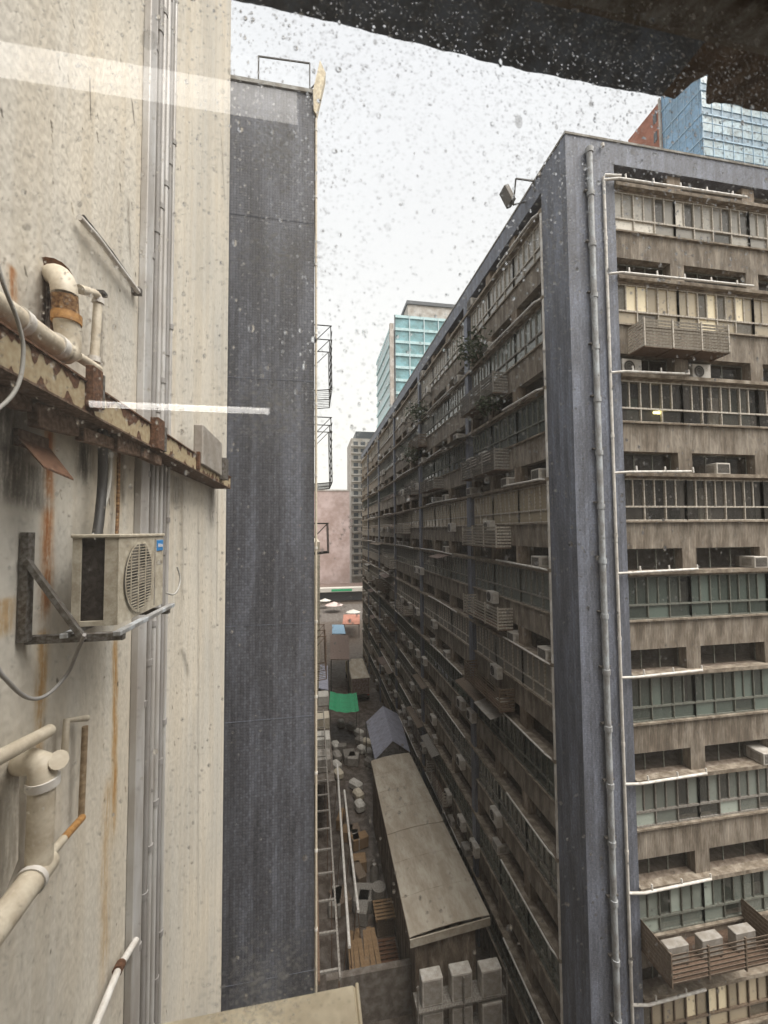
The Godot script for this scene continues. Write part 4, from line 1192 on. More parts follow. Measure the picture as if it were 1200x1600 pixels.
	b = MB.new(t.position); b.tube([wx(83, 432, X - 0.01), wx(83, 432, X + 0.03)], 0.11, 16); part("wall_flange", b, M.rust, t)
	b = MB.new(t.position); b.bevel(wx(88, 490, X + 0.06), Vector3(0.05, 0.34, 0.05), 0.005); part("strap", b, M.rust, t)
	t = thing("small_waste_pipe", "slim cream waste pipe with two elbows beside the rusted drain bend", "pipe", wx(150, 520, -1.55))
	b = MB.new(t.position)
	b.tube([wx(124, 452, -1.5), wx(140, 456, -1.55)] + arc(wx(146, 458, -1.55), wx(156, 462, -1.55), wx(153, 478, -1.55)) + [wx(147, 568, -1.55)], 0.03, 12); part("pipe", b, M.pipe_cream, t)
	b = MB.new(t.position); b.tube([wx(120, 556, -1.5), wx(153, 577, -1.5)], 0.032, 12); part("spur", b, M.pipe_cream, t)
	for q in [[153, 474], [147, 566]]:
		b = MB.new(t.position); var cc := wx(q[0], q[1], -1.55); b.tube([cc, cc + Vector3(0, 0.04, 0)], 0.04, 12); part("collar", b, M.pipe_white, t)
	b = MB.new(t.position); b.bevel(wx(159, 459, -1.56), Vector3(0.06, 0.035, 0.06), 0.006); part("cleat", b, M.steel_dark, t)
	# --- loose bar on the wall
	t = thing("wall_strut", "bare steel strut fixed aslant on the plastered wall", "strut", wx(170, 400, X))
	b = MB.new(t.position); b.tube([wx(124, 339, X + 0.05), wx(150, 368, X + 0.06), wx(216, 456, X + 0.06)], 0.022, 10); part("tube", b, M.pipe_white, t)
	b = MB.new(t.position); b.tube([wx(130, 338, X + 0.02), wx(175, 395, X + 0.02), wx(213, 450, X + 0.02)], 0.014, 8); part("rod", b, M.steel_dark, t)
	b = MB.new(t.position); b.bevel(wx(214, 455, X + 0.04), Vector3(0.08, 0.07, 0.06), 0.006); part("end_cleat", b, M.steel, t)
	wire("hanging_cable", [wx(-12, 380, -1.35), wx(4, 440, -1.33), wx(30, 510, -1.33), wx(36, 560, -1.33), wx(24, 610, -1.33), wx(-10, 645, -1.35)], 0.009, M.cable_grey, "pale cable hanging in a loop over the rusting channel")
	# --- rusty plate bracket below the channel
	t = thing("plate_bracket", "rusty tilted plate bracket under the channel", "bracket", wx(60, 700, X))
	b = MB.new(t.position)
	var A := wx(22, 676, X); var B := wx(78, 700, X); var C := wx(115, 748, -1.42); var D := wx(68, 728, -1.42)
	b.quad(A, B, C, D); b.quad(D + Vector3(0, -0.012, 0), C + Vector3(0, -0.012, 0), B + Vector3(0, -0.012, 0), A + Vector3(0, -0.012, 0)); b.quad(D + Vector3(0, -0.012, 0), D, C, C + Vector3(0, -0.012, 0)); b.quad(A, D, D + Vector3(0, -0.012, 0), A + Vector3(0, -0.012, 0))
	part("plate", b, M.rust, t)
	b = MB.new(t.position); b.bevel(wx(50, 690, X + 0.02), Vector3(0.03, 0.1, 0.28), 0.004); part("wall_angle", b, M.rust_dark, t)
	# --- insulated lines from the channel to the condenser
	wire("insulated_line", [wx(160, 650, -1.52), wx(160, 740, -1.58), wx(156, 800, -1.56), wx(150, 845, -1.5)], 0.034, M.cable_black, "thick black insulated line dropping behind the condenser", "pipe")
	wire("lagged_line", [wx(172, 655, -1.55), wx(170, 760, -1.6), wx(152, 815, -1.58), wx(145, 842, -1.5)], 0.016, M.cable_grey, "slim grey lagged line beside the thick black one", "pipe")
	wire("thin_drain_line", [wx(186, 690, -1.62), wx(184, 790, -1.65), wx(182, 842, -1.62)], 0.014, M.pipe_rusty, "thin stained line hanging between the black line and the conduits", "pipe")
	condenser_on_wall()
	wire("drooping_cable", [wx(-15, 1020, -1.6), wx(8, 1060, -1.58), wx(55, 1092, -1.55), wx(100, 1060, -1.5), wx(122, 1015, -1.4), wx(132, 992, -1.32)], 0.011, M.conduit_dark, "dark cable drooping below the condenser bracket")
	# --- lower pipes
	px = -1.45
	t = thing("lower_drain", "fat cream drain with a tee and cleaning eye low on the wall", "pipe", wx(62, 1270, px))
	b = MB.new(t.position); b.tube([wx(66, 1215, px), wx(61, 1350, px)], 0.062, 16); part("upright", b, M.pipe_cream, t)
	b = MB.new(t.position); b.tube([wx(32, 1192, X), wx(45, 1190, -1.55), wx(66, 1194, px), wx(66, 1225, px)], 0.068, 16); part("tee", b, M.pipe_cream, t)
	b = MB.new(t.position); b.tube([wx(72, 1195, px), wx(90, 1188, px + 0.06)], 0.04, 14); part("cleaning_eye", b, M.pipe_white, t)
	b = MB.new(t.position); b.tube([wx(88, 1189, px + 0.055), wx(92, 1187, px + 0.075)], 0.05, 14); part("eye_rim", b, M.pipe_cream, t)
	b = MB.new(t.position); b.tube([wx(67, 1215, px), wx(67, 1228, px)], 0.078, 16); part("collar", b, M.pipe_white, t)
	b = MB.new(t.position); b.tube([wx(-60, 1520, px), wx(52, 1372, px), wx(72, 1345, px)], 0.068, 16); part("run", b, M.pipe_cream, t)
	b = MB.new(t.position); b.tube([wx(46, 1380, px), wx(51, 1373, px)], 0.078, 16); part("collar", b, M.pipe_white, t)
	t = thing("branch_pipe", "slim stained branch pipe rising from the fat drain to an elbow", "pipe", wx(128, 1280, -1.6))
	b = MB.new(t.position); b.tube([wx(76, 1338, -1.48), wx(98, 1312, -1.52)], 0.026, 12); part("lower_run", b, M.pipe_cream, t)
	b = MB.new(t.position); b.tube([wx(97, 1313, -1.52), wx(128, 1278, -1.57)], 0.024, 12); part("stained_run", b, M.pipe_orange, t)
	b = MB.new(t.position); b.tube([wx(127, 1276, -1.62), wx(133, 1135, -1.62)], 0.02, 10); part("riser", b, M.pipe_stained, t)
	b = MB.new(t.position); b.tube([wx(136, 1122, -1.62), wx(104, 1126, -1.62), wx(101, 1180, -1.64)], 0.022, 10); part("elbow", b, M.pipe_cream, t)
	b = MB.new(Vector3(X, -1.3, -2.5)); b.tube([wx(-60, 1215, -1.45), wx(20, 1172, -1.47), wx(62, 1150, -1.5), wx(76, 1142, -1.52)], 0.036, 14)
	solo("cream_pipe", b, M.pipe_cream, "short cream pipe above the fat drain tee", "pipe")
	b = MB.new(wx(48, 1270, -1.55)); b.tube([wx(40, 1205, -1.58), wx(38, 1340, -1.58), wx(8, 1420, -1.55)], 0.026, 10)
	solo("vent_pipe", b, M.pipe_white, "slim pale pipe close behind the fat drain", "pipe")
	t = thing("corner_waste_pipe", "thin pale waste pipe slanting to the conduits at the foot of the wall", "pipe", wx(180, 1540, -1.62))
	b = MB.new(t.position); b.tube([wx(140, 1625, -1.6), wx(186, 1512, -1.62), wx(212, 1470, -1.62)], 0.03, 10); part("pipe", b, M.pipe_white, t)
	b = MB.new(t.position); b.tube([wx(183, 1518, -1.62), wx(189, 1506, -1.62)], 0.042, 10); part("collar", b, M.rust, t)

func rust_paint() -> ImageTexture:
	var n := 256
	var a := noise_image(61, 0.009, n, 5).get_data(); var c := noise_image(62, 0.09, n, 3).get_data()
	var im := Image.create(n, n, false, Image.FORMAT_RGB8)
	for y in n:
		for x in n:
			var k := y * n + x
			var t := smoothstep(0.6, 0.75, a[k] / 255.0 + 0.2 * (c[k] / 255.0 - 0.5))
			var cr := Color(0.72, 0.68, 0.57).lerp(Color(0.60, 0.52, 0.40), c[k] / 255.0)
			im.set_pixel(x, y, cr.lerp(Color(0.42, 0.22, 0.11).lerp(Color(0.22, 0.13, 0.08), c[k] / 255.0), t))
	im.generate_mipmaps()
	return ImageTexture.create_from_image(im)

func condenser_on_wall():
	var x1 := -1.22; var x0 := -1.49; var z0 := -2.89; var z1 := -3.68; var y0 := -0.585; var y1 := -0.025
	var t := thing("wall_condenser", "cream air conditioner condenser with round fan grille on the plastered wall", "air conditioner", Vector3((x0 + x1) / 2, y0, (z0 + z1) / 2))
	var o := t.position
	var b := MB.new(o)
	# shell: front, back, far side, base, with the near coil end open
	b.bevel(Vector3(x1 - 0.006, (y0 + y1) / 2, (z0 + z1) / 2), Vector3(0.012, y1 - y0, z0 - z1), 0.003)
	b.span(Vector3(x0, y0, z1), Vector3(x1 - 0.012, y1, z1 + 0.01))
	b.span(Vector3(x0, y0, z0 - 0.01), Vector3(x0 + 0.05, y1, z0)); b.span(Vector3(x1 - 0.085, y0, z0 - 0.012), Vector3(x1 - 0.012, y1, z0 - 0.001))
	b.span(Vector3(x0, y0, z0 - 0.002), Vector3(x1 - 0.012, y0 + 0.03, z1 + 0.01))
	part("casing", b, M.ac_cream, t)
	b = MB.new(o); b.bevel(Vector3((x0 + x1) / 2, y1 + 0.008, (z0 + z1) / 2), Vector3(x1 - x0 + 0.02, 0.024, z0 - z1 + 0.02), 0.006); part("lid", b, M.ac_cream, t)
	b = MB.new(o); b.span(Vector3(x0 + 0.03, y0 + 0.03, z0 - 0.06), Vector3(x1 - 0.05, y1 - 0.005, z0 - 0.03)); part("coil", b, M.coil, t)
	# fan: dark opening, hub, blades, rings of the guard
	var c := Vector3(x1, (y0 + y1) / 2 + 0.0, z0 - 0.31)
	var rot := Basis(Vector3(0, 1, 0), PI / 2)
	var disc := func(d: float, r0: float, r1: float, seg: int) -> MB:
		var q := MB.new(o)
		for j in seg:
			var a := TAU * j / seg; var e := TAU * (j + 1) / seg
			var p := func(r, w): return c + Vector3(d, sin(w) * r, -cos(w) * r)
			if r0 <= 0: q.tri(p.call(0, 0), p.call(r1, a), p.call(r1, e))
			else: q.quad(p.call(r0, a), p.call(r1, a), p.call(r1, e), p.call(r0, e))
		return q
	part("fan_opening", disc.call(0.002, 0, 0.24, 40), M.conduit_dark, t)
	for k in 3:
		b = MB.new(o)
		var w := TAU * k / 3 + 0.4
		for j in 6:
			var wa := w + j * 0.14; var wb := wa + 0.14
			b.quad(c + Vector3(0.004, sin(wa) * 0.06, -cos(wa) * 0.06), c + Vector3(0.005 + j * 0.001, sin(wa + 0.25) * 0.22, -cos(wa + 0.25) * 0.22), c + Vector3(0.006 + j * 0.001, sin(wb + 0.25) * 0.22, -cos(wb + 0.25) * 0.22), c + Vector3(0.004, sin(wb) * 0.06, -cos(wb) * 0.06))
		part("fan_blade", b, M.steel_dark, t)
	part("fan_hub", disc.call(0.012, 0, 0.062, 20), M.ac_grey, t)
	for k in 24:
		var h := 0.24 * sin(acos(clampf((-0.5 + (k + 0.5) / 24.0) * 2.0, -1, 1)))
		var yy := c.y + (-0.5 + (k + 0.5) / 24.0) * 0.48
		b = MB.new(o); b.span(Vector3(x1 + 0.012, yy - 0.0028, c.z - h), Vector3(x1 + 0.019, yy + 0.0028, c.z + h)); part("guard_bar", b, M.ac_cream, t)
	for k in 4:
		var zz := -0.5 + (k + 0.5) / 4.0
		var h := 0.24 * sin(acos(clampf(zz * 2.0, -1, 1)))
		b = MB.new(o); b.span(Vector3(x1 + 0.019, c.y - h, c.z + zz * 0.48 - 0.003), Vector3(x1 + 0.024, c.y + h, c.z + zz * 0.48 + 0.003)); part("guard_bar", b, M.ac_cream, t)
	part("guard_rim", disc.call(0.014, 0.235, 0.252, 40), M.ac_cream, t)
	# vertical press lines at the service end, badge
	b = MB.new(o); b.span(Vector3(x1, y0 + 0.02, z1 + 0.185), Vector3(x1 + 0.006, y1 - 0.02, z1 + 0.195)); part("seam", b, M.ac_grey, t)
	var lg := part_mesh("badge", (func(): var q := MB.new(); q.bevel(Vector3.ZERO, Vector3(0.006, 0.085, 0.13), 0.002); return q.mesh()).call(), M.blue_badge, t, Vector3(x1 + 0.003, y1 - 0.075, z1 + 0.09) - o)
	var tm := TextMesh.new(); tm.text = "Midea"; tm.font_size = 32; tm.pixel_size = 0.0012; tm.depth = 0.002
	var f := SystemFont.new(); f.font_names = PackedStringArray(["Droid Sans"]); tm.font = f
	var tx := part_mesh("lettering", tm, M.print_white, lg, Vector3(0.005, 0.0, 0.0)); tx.rotation.y = PI / 2
	# bracket
	var s := thing("condenser_bracket", "weathered steel wall bracket carrying the cream condenser", "bracket", Vector3(-1.7, -0.66, -3.2))
	o = s.position
	var yb := y0 - 0.02
	for z in [-2.84, -3.66]:
		b = MB.new(o); b.bevel(Vector3(-1.67, (yb + 0.0) / 2 - 0.01, z + 0.07), Vector3(0.05, -yb + 0.04, 0.06), 0.004); part("wall_angle", b, M.steel, s)
		b = MB.new(o); b.bevel(Vector3(-1.42, yb - 0.03, z + 0.02), Vector3(0.54, 0.05, 0.04), 0.004); part("arm", b, M.steel, s)
		b = MB.new(o); b.bar(Vector3(-1.67, -0.14, z + 0.09), Vector3(-1.36, yb - 0.04, z + 0.05), 0.045, 0.03); part("brace", b, M.steel, s)
	for x in [-1.17, -1.46]:
		b = MB.new(o); b.bevel(Vector3(x, yb - 0.005, -3.26), Vector3(0.045, 0.03, 1.0), 0.004); part("rail", b, M.pipe_grey, s)
	wire("drain_hose", [Vector3(-1.2, -0.5, -3.7), Vector3(-1.16, -0.52, -3.8), Vector3(-1.15, -0.42, -3.9), Vector3(-1.17, -0.3, -3.88)], 0.008, M.cable_grey, "short pale hose curling behind the end of the condenser", "hose")

# ---------------------------------------------------------------- things on the alley floor
func build_alley():
	var b: MB
	var Y := -18.0
	# long shed with a sheet roof
	var nl := wy(640, 1465, Y); var nr := wy(765, 1430, Y); var fl := wy(580, 1190, Y); var fr := wy(640, 1177, Y)
	var t := thing("long_shed", "long shed with a dusty tan sheet roof on the alley floor", "shed", Vector3((nl.x + nr.x) / 2, GROUND, -26))
	var cuts := [0.0, 0.14, 0.29, 0.44, 0.58, 0.72, 0.86, 1.0]
	var r := RandomNumberGenerator.new(); r.seed = 4
	for k in cuts.size() - 1:
		b = MB.new(t.position)
		var l0: Vector3 = nl.lerp(fl, cuts[k]); var l1: Vector3 = nl.lerp(fl, cuts[k + 1] + 0.008)
		var r0: Vector3 = nr.lerp(fr, cuts[k]); var r1: Vector3 = nr.lerp(fr, cuts[k + 1] + 0.008)
		var up0 := Vector3(0, 0.012 + (0.03 if k == 3 else 0.0), 0); var up1 := Vector3(0, 0.0, 0)
		var n := 14
		for j in n:
			var s0 := float(j) / n; var s1 := float(j + 1) / n
			var w0 := Vector3(0, 0.008 * sin(s0 * 24.0 + k) + 0.1 * sin(s0 * PI), 0); var w1 := Vector3(0, 0.008 * sin(s1 * 24.0 + k) + 0.1 * sin(s1 * PI), 0)
			b.quad(l0.lerp(r0, s0) + up0 + w0, l0.lerp(r0, s1) + up0 + w1, l1.lerp(r1, s1) + up1 + w1, l1.lerp(r1, s0) + up1 + w0)
			b.quad(l0.lerp(r0, s1) + up0 + w1, l0.lerp(r0, s0) + up0 + w0, l0.lerp(r0, s0) + up0 + w0 - Vector3(0, 0.03, 0), l0.lerp(r0, s1) + up0 + w1 - Vector3(0, 0.03, 0))
		part("roof_sheet", b, M.shed, t)
	b = MB.new(t.position); b.bar(nl + Vector3(0, -0.22, 0.05), nr + Vector3(0, -0.22, 0.05), 0.06, 0.34); part("fascia", b, M.shed, t)
	b = MB.new(t.position); b.bar(nl + Vector3(0.02, -0.1, 0), fl + Vector3(0.02, -0.1, 0), 0.08, 0.16); part("eave_board", b, M.slat_brown, t)
	b = MB.new(t.position); b.bar(nr + Vector3(-0.02, -0.1, 0), fr + Vector3(-0.02, -0.1, 0), 0.08, 0.16); part("eave_board", b, M.slat_grey, t)
	b = MB.new(t.position); b.span(Vector3(nl.x + 0.35, GROUND, nl.z - 0.4), Vector3(fr.x - 0.3, Y - 0.35, fl.z + 0.4)); part("wall", b, M.tan_plain, t)
	# condensers at the shed's near end, two rows on a rack
	var rk := thing("condenser_rack", "grey steel rack at the near end of the long shed", "rack", Vector3(6.2, GROUND, nl.z + 1.0))
	for y in [-19.95, -21.3]:
		b = MB.new(rk.position); b.span(Vector3(4.3, y - 0.06, nl.z + 0.35), Vector3(8.3, y, nl.z + 1.15)); part("shelf", b, M.slat_grey, rk)
	for x in [4.3, 6.3, 8.24]:
		b = MB.new(rk.position); b.span(Vector3(x, GROUND, nl.z + 1.1), Vector3(x + 0.06, -18.9, nl.z + 1.16)); part("post", b, M.slat_grey, rk)
	var i := 0
	for px in [[4.55, -0.02], [5.85, 0.0], [7.15, 0.1]]:
		for y in [-19.95, -21.3]:
			var u := thing("rack_condenser", "tall grey condenser on the %s shelf of the rack, %s" % ["upper" if y > -20.5 else "lower", ["at its wall post", "in the middle", "at the tan block"][i]], "air conditioner", Vector3(px[0] + 0.45, y, nl.z + 0.78 + px[1]), "condensers on the rack")
			b = MB.new(); b.bevel(Vector3(0, 0.55, 0), Vector3(0.92, 1.1, 0.5), 0.03); part("casing", b, M.ac_white, u)
			b = MB.new(); b.bevel(Vector3(0, 0.55, 0.252), Vector3(0.78, 0.94, 0.012), 0.004); part("front_panel", b, M.ac_grey, u)
		i += 1
	# gabled roof behind it
	var ey := -19.0
	var e0 := wy(586, 1187, ey); var e1 := wy(641, 1175, ey); var e2 := wy(572, 1128, ey); var e3 := wy(624, 1117, ey)
	var rg0 := (e0 + e1) / 2 + Vector3(0, 1.25, 0); var rg1 := (e2 + e3) / 2 + Vector3(0, 1.25, 0)
	t = thing("gabled_canopy", "grey blue gabled sheet canopy behind the long shed", "canopy", Vector3((e0.x + e1.x) / 2, GROUND, (e0.z + e2.z) / 2))
	b = MB.new(t.position); b.quad(e0, rg0, rg1, e2); b.quad(e0 - Vector3(0, 0.04, 0), e2 - Vector3(0, 0.04, 0), rg1 - Vector3(0, 0.04, 0), rg0 - Vector3(0, 0.04, 0)); part("roof_slope", b, M.gable, t)
	b = MB.new(t.position); b.quad(rg0, e1, e3, rg1); b.quad(rg0 - Vector3(0, 0.04, 0), rg1 - Vector3(0, 0.04, 0), e3 - Vector3(0, 0.04, 0), e1 - Vector3(0, 0.04, 0)); part("roof_slope", b, M.gable, t)
	for p in [e0, e1, e2, e3]:
		b = MB.new(t.position); b.bar(Vector3(p.x, GROUND, p.z), p, 0.08, 0.08); part("post", b, M.steel_dark, t)
	# green tarpaulin
	var gy := -18.6
	t = thing("green_tarpaulin", "bright green tarpaulin stretched over poles in the alley", "tarpaulin", wy(538, 1100, GROUND))
	t.position.y = GROUND
	var g := [wy(514, 1108, gy), wy(561, 1111, gy), wy(557, 1082, gy), wy(516, 1080, gy)]
	b = MB.new(t.position)
	for j in 8:
		var s0 := j / 8.0; var s1 := (j + 1) / 8.0
		var w0 := Vector3(0, -0.25 * sin(s0 * PI) + 0.04 * sin(j * 2.4), 0); var w1 := Vector3(0, -0.25 * sin(s1 * PI) + 0.04 * sin((j + 1) * 2.4), 0)
		b.quad(g[0].lerp(g[1], s0) + w0, g[0].lerp(g[1], s1) + w1, g[3].lerp(g[2], s1) + w1, g[3].lerp(g[2], s0) + w0)
	part("sheet", b, M.green, t)
	for p in g:
		b = MB.new(t.position); b.bar(Vector3(p.x, GROUND, p.z), p, 0.06, 0.06); part("pole", b, M.steel, t)
	lorry()
	# small roofs, blue sheet, wares further down
	flat_roof("brown_roof", "dull pink brown flat roof past the green tarpaulin", [[516, 1030], [546, 1030], [545, 992], [516, 992]], -17.5, M.brown_roof, "roof")
	flat_roof("blue_sheet", "pale blue sheet roof at the street end of the alley", [[519, 990], [540, 990], [537, 976], [519, 976]], -19.0, M.blue_tarp, "roof")
	flat_roof("grey_lean_to", "grey blue lean-to roof against the mosaic block past the green tarpaulin", [[498, 1075], [513, 1078], [512, 1040], [500, 1038]], -18.0, M.gable, "roof")
	parasol("pale pink stall umbrella at the street end of the alley", wy(522, 940, -19.6), 2.6, M.pink)
	parasol("white stall umbrella beside the pink one at the street end", wy(508, 935, -19.6), 1.8, M.white_bag)
	parasol("white stall umbrella over the reddish stall near the street", wy(552, 952, -19.6), 1.9, M.white_bag)
	flat_roof("brick_stall", "reddish stall roof near the street end of the alley", [[535, 975], [562, 975], [562, 960], [537, 960]], -19.5, M.red_wall, "roof")
	# three pale cartons against the mosaic block
	for k in 4:
		var p := wy(505, [1085, 1118, 1150, 1180][k], -17.0)
		b = MB.new(Vector3(p.x, -18.0, p.z)); b.bevel(Vector3(p.x, -17.4, p.z), Vector3(1.1, 1.0, 1.5), 0.05)
		solo("rooftop_carton", b, [M.white_bag, M.pipe_cream, M.white_bag, M.ac_grey][k], "pale carton on the lean-to ledge, %s" % ["beside the green tarpaulin", "next after the green tarpaulin", "third after the green tarpaulin", "grey, last before the steel walkway"][k], "carton", "cartons on the ledge")
	b = MB.new(Vector3(0.9, -18.0, -38)); b.span(Vector3(DX, -18.1, -30.5), Vector3(1.6, -17.92, -47)); solo("lean_to_ledge", b, M.concrete, "concrete ledge along the foot of the mosaic block carrying cartons", "ledge")
	# steel walkway frame along the mosaic block
	t = thing("steel_walkway", "rusty ladder-like steel walkway frame along the foot of the mosaic block", "walkway", Vector3(0.5, -16.0, -22))
	for x in [0.2, 0.95]:
		b = MB.new(t.position); b.span(Vector3(x, -16.1, -15.5), Vector3(x + 0.08, -15.98, -38)); part("rail", b, M.rust_dark if x < 0.5 else M.slat_grey, t)
	for k in 16:
		b = MB.new(t.position); b.span(Vector3(0.28, -16.07, -15.8 - k * 1.45), Vector3(0.95, -16.0, -15.88 - k * 1.45)); part("rung", b, M.slat_grey, t)
	for k in 4:
		b = MB.new(t.position); b.span(Vector3(0.96, GROUND, -16.0 - k * 6.0), Vector3(1.02, -16.1, -16.06 - k * 6.0)); part("post", b, M.rust_dark, t)
	# two long pale tubes over the lane
	for k in 2:
		var p0 := wy([546, 560][k], [1480, 1424][k], -19.2); var p1 := wy([527, 538][k], [1195, 1235][k], -19.2)
		b = MB.new(p0); b.tube([p0, p0.lerp(p1, 0.5) + Vector3(0, -0.12, 0), p1], 0.075, 10)
		solo("long_tube", b, M.pipe_white, ["longer pale tube slung along the lane beside the shed", "shorter pale tube slung along the lane beside the shed"][k], "tube")
		t = thing("tube_trestle", ["trestle under the longer pale tube", "trestle under the shorter pale tube"][k] + " in the lane", "trestle", Vector3(p0.x, GROUND, p0.z))
		for q in [0.08, 0.5, 0.93]:
			var p := p0.lerp(p1, q)
			b = MB.new(t.position); b.bar(Vector3(p.x - 0.3, GROUND, p.z), p + Vector3(0, -0.14, 0), 0.05, 0.05); b.bar(Vector3(p.x + 0.3, GROUND, p.z), p + Vector3(0, -0.14, 0), 0.05, 0.05); part("leg", b, M.rust_dark, t)
	# planks, pallets, drum
	var c := wy(572, 1490, GROUND + 1.2)
	for k in 6:
		b = MB.new(Vector3(c.x, GROUND, c.z)); b.box(c + Vector3(-0.75 + k * 0.26, -0.05 + 0.02 * (k % 3), 0.1 * (k % 2)), Vector3(0.23, 0.05, 2.6), Basis(Vector3(0, 1, 0), 0.05 * (k % 3) - 0.05) * Basis(Vector3(1, 0, 0), 0.06))
		solo("timber_plank", b, M.wood, "brown timber plank lying in the stack at the near end of the lane", "plank", "planks stacked in the lane")
	b = MB.new(Vector3(c.x, GROUND, c.z)); b.span(c + Vector3(-0.9, -1.2, -0.9), c + Vector3(0.7, -0.12, 0.9)); solo("plank_crate", b, M.slat_brown, "brown crate under the timber planks", "crate")
	pallet(wy(600, 1420, GROUND + 1.0), "pale timber pallet lying on a crate beside the shed", M.wood)
	pallet(wy(603, 1485, GROUND + 0.8), "dark timber pallet beside the timber planks", M.rust)
	var q := wy(592, 1385, GROUND + 1.4)
	b = MB.new(Vector3(q.x, GROUND, q.z)); b.tube([Vector3(q.x, GROUND, q.z), Vector3(q.x, GROUND + 1.4, q.z)], 0.42, 16); solo("steel_drum", b, M.slat_grey, "grey drum standing beside the shed wall behind the pallet", "drum")
	q = wy(585, 1350, GROUND + 1.2)
	b = MB.new(Vector3(q.x, GROUND, q.z)); b.tube([Vector3(q.x, GROUND, q.z), Vector3(q.x, GROUND + 1.0, q.z), Vector3(q.x, GROUND + 1.2, q.z)], [0.3, 0.3, 0.12], 12); solo("gas_bottle", b, M.ac_grey, "short grey gas bottle behind the drum", "gas bottle")
	# low wall at the near end
	var w0 := wy(520, 1520, GROUND + 2.2); var w1 := wy(640, 1495, GROUND + 2.2)
	b = MB.new(Vector3(w0.x, GROUND, w0.z)); b.span(Vector3(w0.x - 0.3, GROUND, w0.z), Vector3(w1.x, GROUND + 2.2, w0.z + 0.3)); solo("yard_wall", b, M.concrete, "low grey yard wall across the near end of the lane", "wall")
	# sacks and cartons along the lane
	var sacks := [[525, 1160], [527, 1175], [526, 1190], [529, 1203], [561, 1140], [563, 1152], [565, 1165], [574, 1155], [576, 1170], [578, 1185], [556, 1220], [560, 1235], [562, 1252], [548, 1130], [533, 1125]]
	for k in sacks.size():
		q = wy(sacks[k][0], sacks[k][1], GROUND + 0.7)
		b = MB.new(Vector3(q.x, GROUND, q.z)); b.bevel(Vector3(q.x, GROUND + 0.35, q.z), Vector3(0.75, 0.7, 0.9 + 0.4 * r.randf()), 0.16, Basis(Vector3(0, 1, 0), r.randf() * 0.8))
		solo("goods_sack", b, [M.white_bag, M.ac_grey, M.white_bag, M.pipe_cream][k % 4], ["white", "grey", "white", "cream"][k % 4] + " sack of goods in the lane, " + ("in the line by the mosaic block" if k < 4 else "by the gabled canopy" if k < 10 else "behind the tubes" if k < 13 else "by the green tarpaulin"), "sack", "sacks along the lane")
	# carts and dark bundles
	for k in 14:
		q = wy(r.randf_range(520, 575), r.randf_range(1130, 1440), GROUND + 0.6)
		if q.x > 4.1: q.x = 4.0 - r.randf() * 1.5
		b = MB.new(Vector3(q.x, GROUND, q.z)); b.bevel(Vector3(q.x, GROUND + 0.4, q.z), Vector3(r.randf_range(0.5, 1.2), 0.8, r.randf_range(0.6, 1.6)), 0.06, Basis(Vector3(0, 1, 0), r.randf_range(-0.3, 0.3)))
		solo("lane_crate", b, [M.wood, M.slat_grey, M.slat_brown, M.ac_grey][k % 4], ["brown timber", "grey", "dull brown", "pale grey"][k % 4] + " crate left on the ground in the lane", "crate", "crates in the lane")

func flat_roof(called: String, label: String, px: Array, y: float, m: Material, category: String):
	var p := []
	for a in px: p.append(wy(a[0], a[1], y))
	var c: Vector3 = (p[0] + p[2]) * 0.5
	var t := thing(called, label, category, Vector3(c.x, GROUND, c.z))
	var b := MB.new(t.position)
	var d := Vector3(0, 0.12, 0)
	b.quad(p[0], p[1], p[2], p[3]); b.quad(p[3] - d, p[2] - d, p[1] - d, p[0] - d)
	for k in 4: b.quad(p[k] - d, p[(k + 1) % 4] - d, p[(k + 1) % 4], p[k])
	part("roof", b, m, t)
	for k in 4:
		b = MB.new(t.position); var e: Vector3 = p[k].lerp(c, 0.08); b.bar(Vector3(e.x, GROUND, e.z), e - d, 0.12, 0.12); part("post", b, M.steel_dark, t)

func parasol(label: String, top: Vector3, rad: float, m: Material):
	var t := thing("stall_umbrella", label, "umbrella", Vector3(top.x, GROUND, top.z), "stall umbrellas")
	var b := MB.new(); b.tube([Vector3.ZERO, Vector3(0, top.y - GROUND, 0)], 0.05, 8); part("pole", b, M.steel, t)
	b = MB.new()
	var h := top.y - GROUND
	for k in 8:
		var a := TAU * k / 8; var c := TAU * (k + 1) / 8
		b.tri(Vector3(0, h, 0), Vector3(cos(c) * rad, h - rad * 0.35, sin(c) * rad), Vector3(cos(a) * rad, h - rad * 0.35, sin(a) * rad))
	part("canopy", b, m, t)

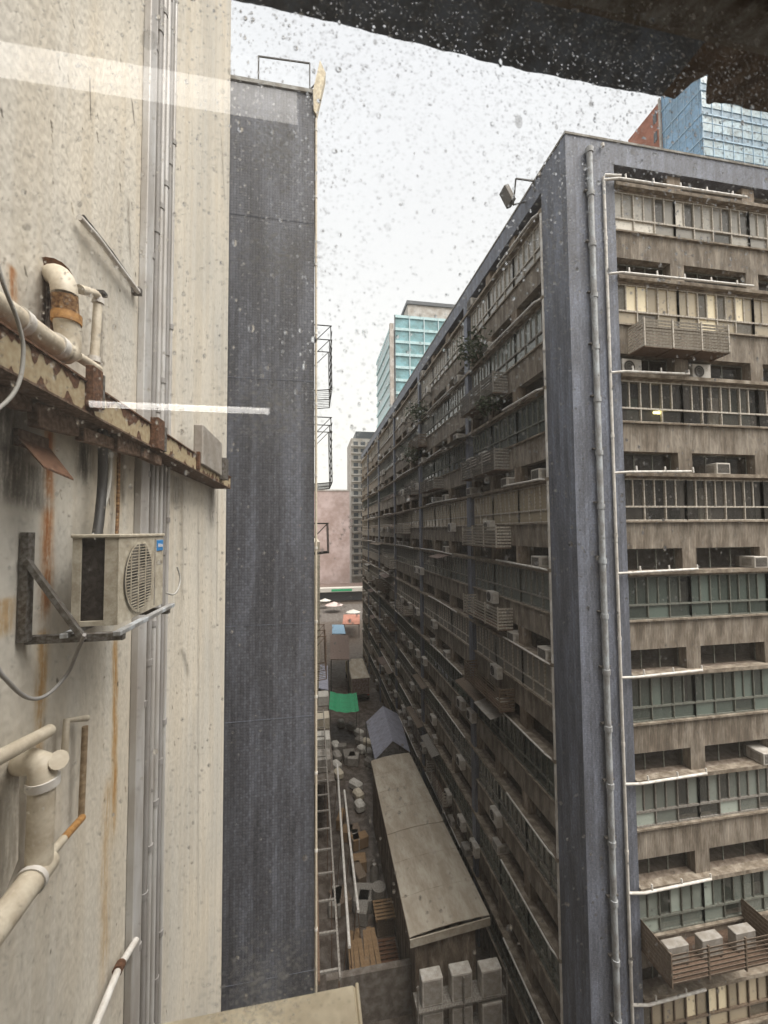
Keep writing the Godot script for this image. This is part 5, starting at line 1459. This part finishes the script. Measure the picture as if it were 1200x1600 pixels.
func pallet(c: Vector3, label: String, m: Material):
	var t := thing("timber_pallet", label, "pallet", Vector3(c.x, GROUND, c.z))
	var h := c.y - GROUND
	for k in 6:
		var b := MB.new(); b.bevel(Vector3(0, h, -0.55 + k * 0.22), Vector3(1.15, 0.03, 0.14), 0.004); part("slat", b, m, t)
	for k in 3:
		var b := MB.new(); b.bevel(Vector3(-0.5 + k * 0.5, h - 0.07, 0), Vector3(0.1, 0.1, 1.25), 0.004); part("runner", b, m, t)
	var b := MB.new(); b.span(Vector3(-0.5, 0, -0.55), Vector3(0.5, h - 0.125, 0.55)); part("load", b, M.slat_brown, t)

func lorry():
	var y := GROUND + 3.2
	var a := wy(549, 1060, y); var c := wy(580, 1062, y); var d := wy(570, 1028, y)
	var w := c.x - a.x
	var l := a.z - d.z
	var t := thing("box_lorry", "small lorry with a tan canvas load box in the alley", "lorry", Vector3((a.x + c.x) / 2, GROUND, a.z - l / 2))
	var o := t.position
	var b := MB.new(); b.bevel(Vector3(0, 2.1, 0), Vector3(w, 2.2, l), 0.08); part("load_box", b, M.shed, t)
	b = MB.new(); b.span(Vector3(-w / 2 + 0.1, 0.7, -l / 2 - 2.0), Vector3(w / 2 - 0.1, 0.95, l / 2)); part("chassis", b, M.steel_dark, t)
	b = MB.new(); b.bevel(Vector3(0, 1.6, -l / 2 - 1.1), Vector3(w * 0.94, 1.6, 1.7), 0.12); part("cab", b, M.yellow, t)
	b = MB.new(); b.bevel(Vector3(0, 1.9, -l / 2 - 1.96), Vector3(w * 0.8, 0.6, 0.04), 0.01); part("windscreen", b, M.far_dark, t)
	for s in [-1, 1]:
		for zz in [-l / 2 - 1.2, l / 2 - 1.2]:
			b = MB.new(); b.tube([Vector3(s * (w / 2 - 0.3), 0.45, zz), Vector3(s * (w / 2 - 0.02), 0.45, zz)], 0.45, 18); part("wheel", b, M.rubber, t)
		b = MB.new(); b.bevel(Vector3(s * (w / 2 - 0.25), 0.95, l / 2 + 0.03), Vector3(0.25, 0.12, 0.05), 0.01); part("tail_lamp", b, M.red, t)
	b = MB.new(); b.bevel(Vector3(0, 2.1, l / 2 + 0.012), Vector3(w * 0.92, 2.0, 0.02), 0.005); part("rear_door", b, M.brown_roof, t)
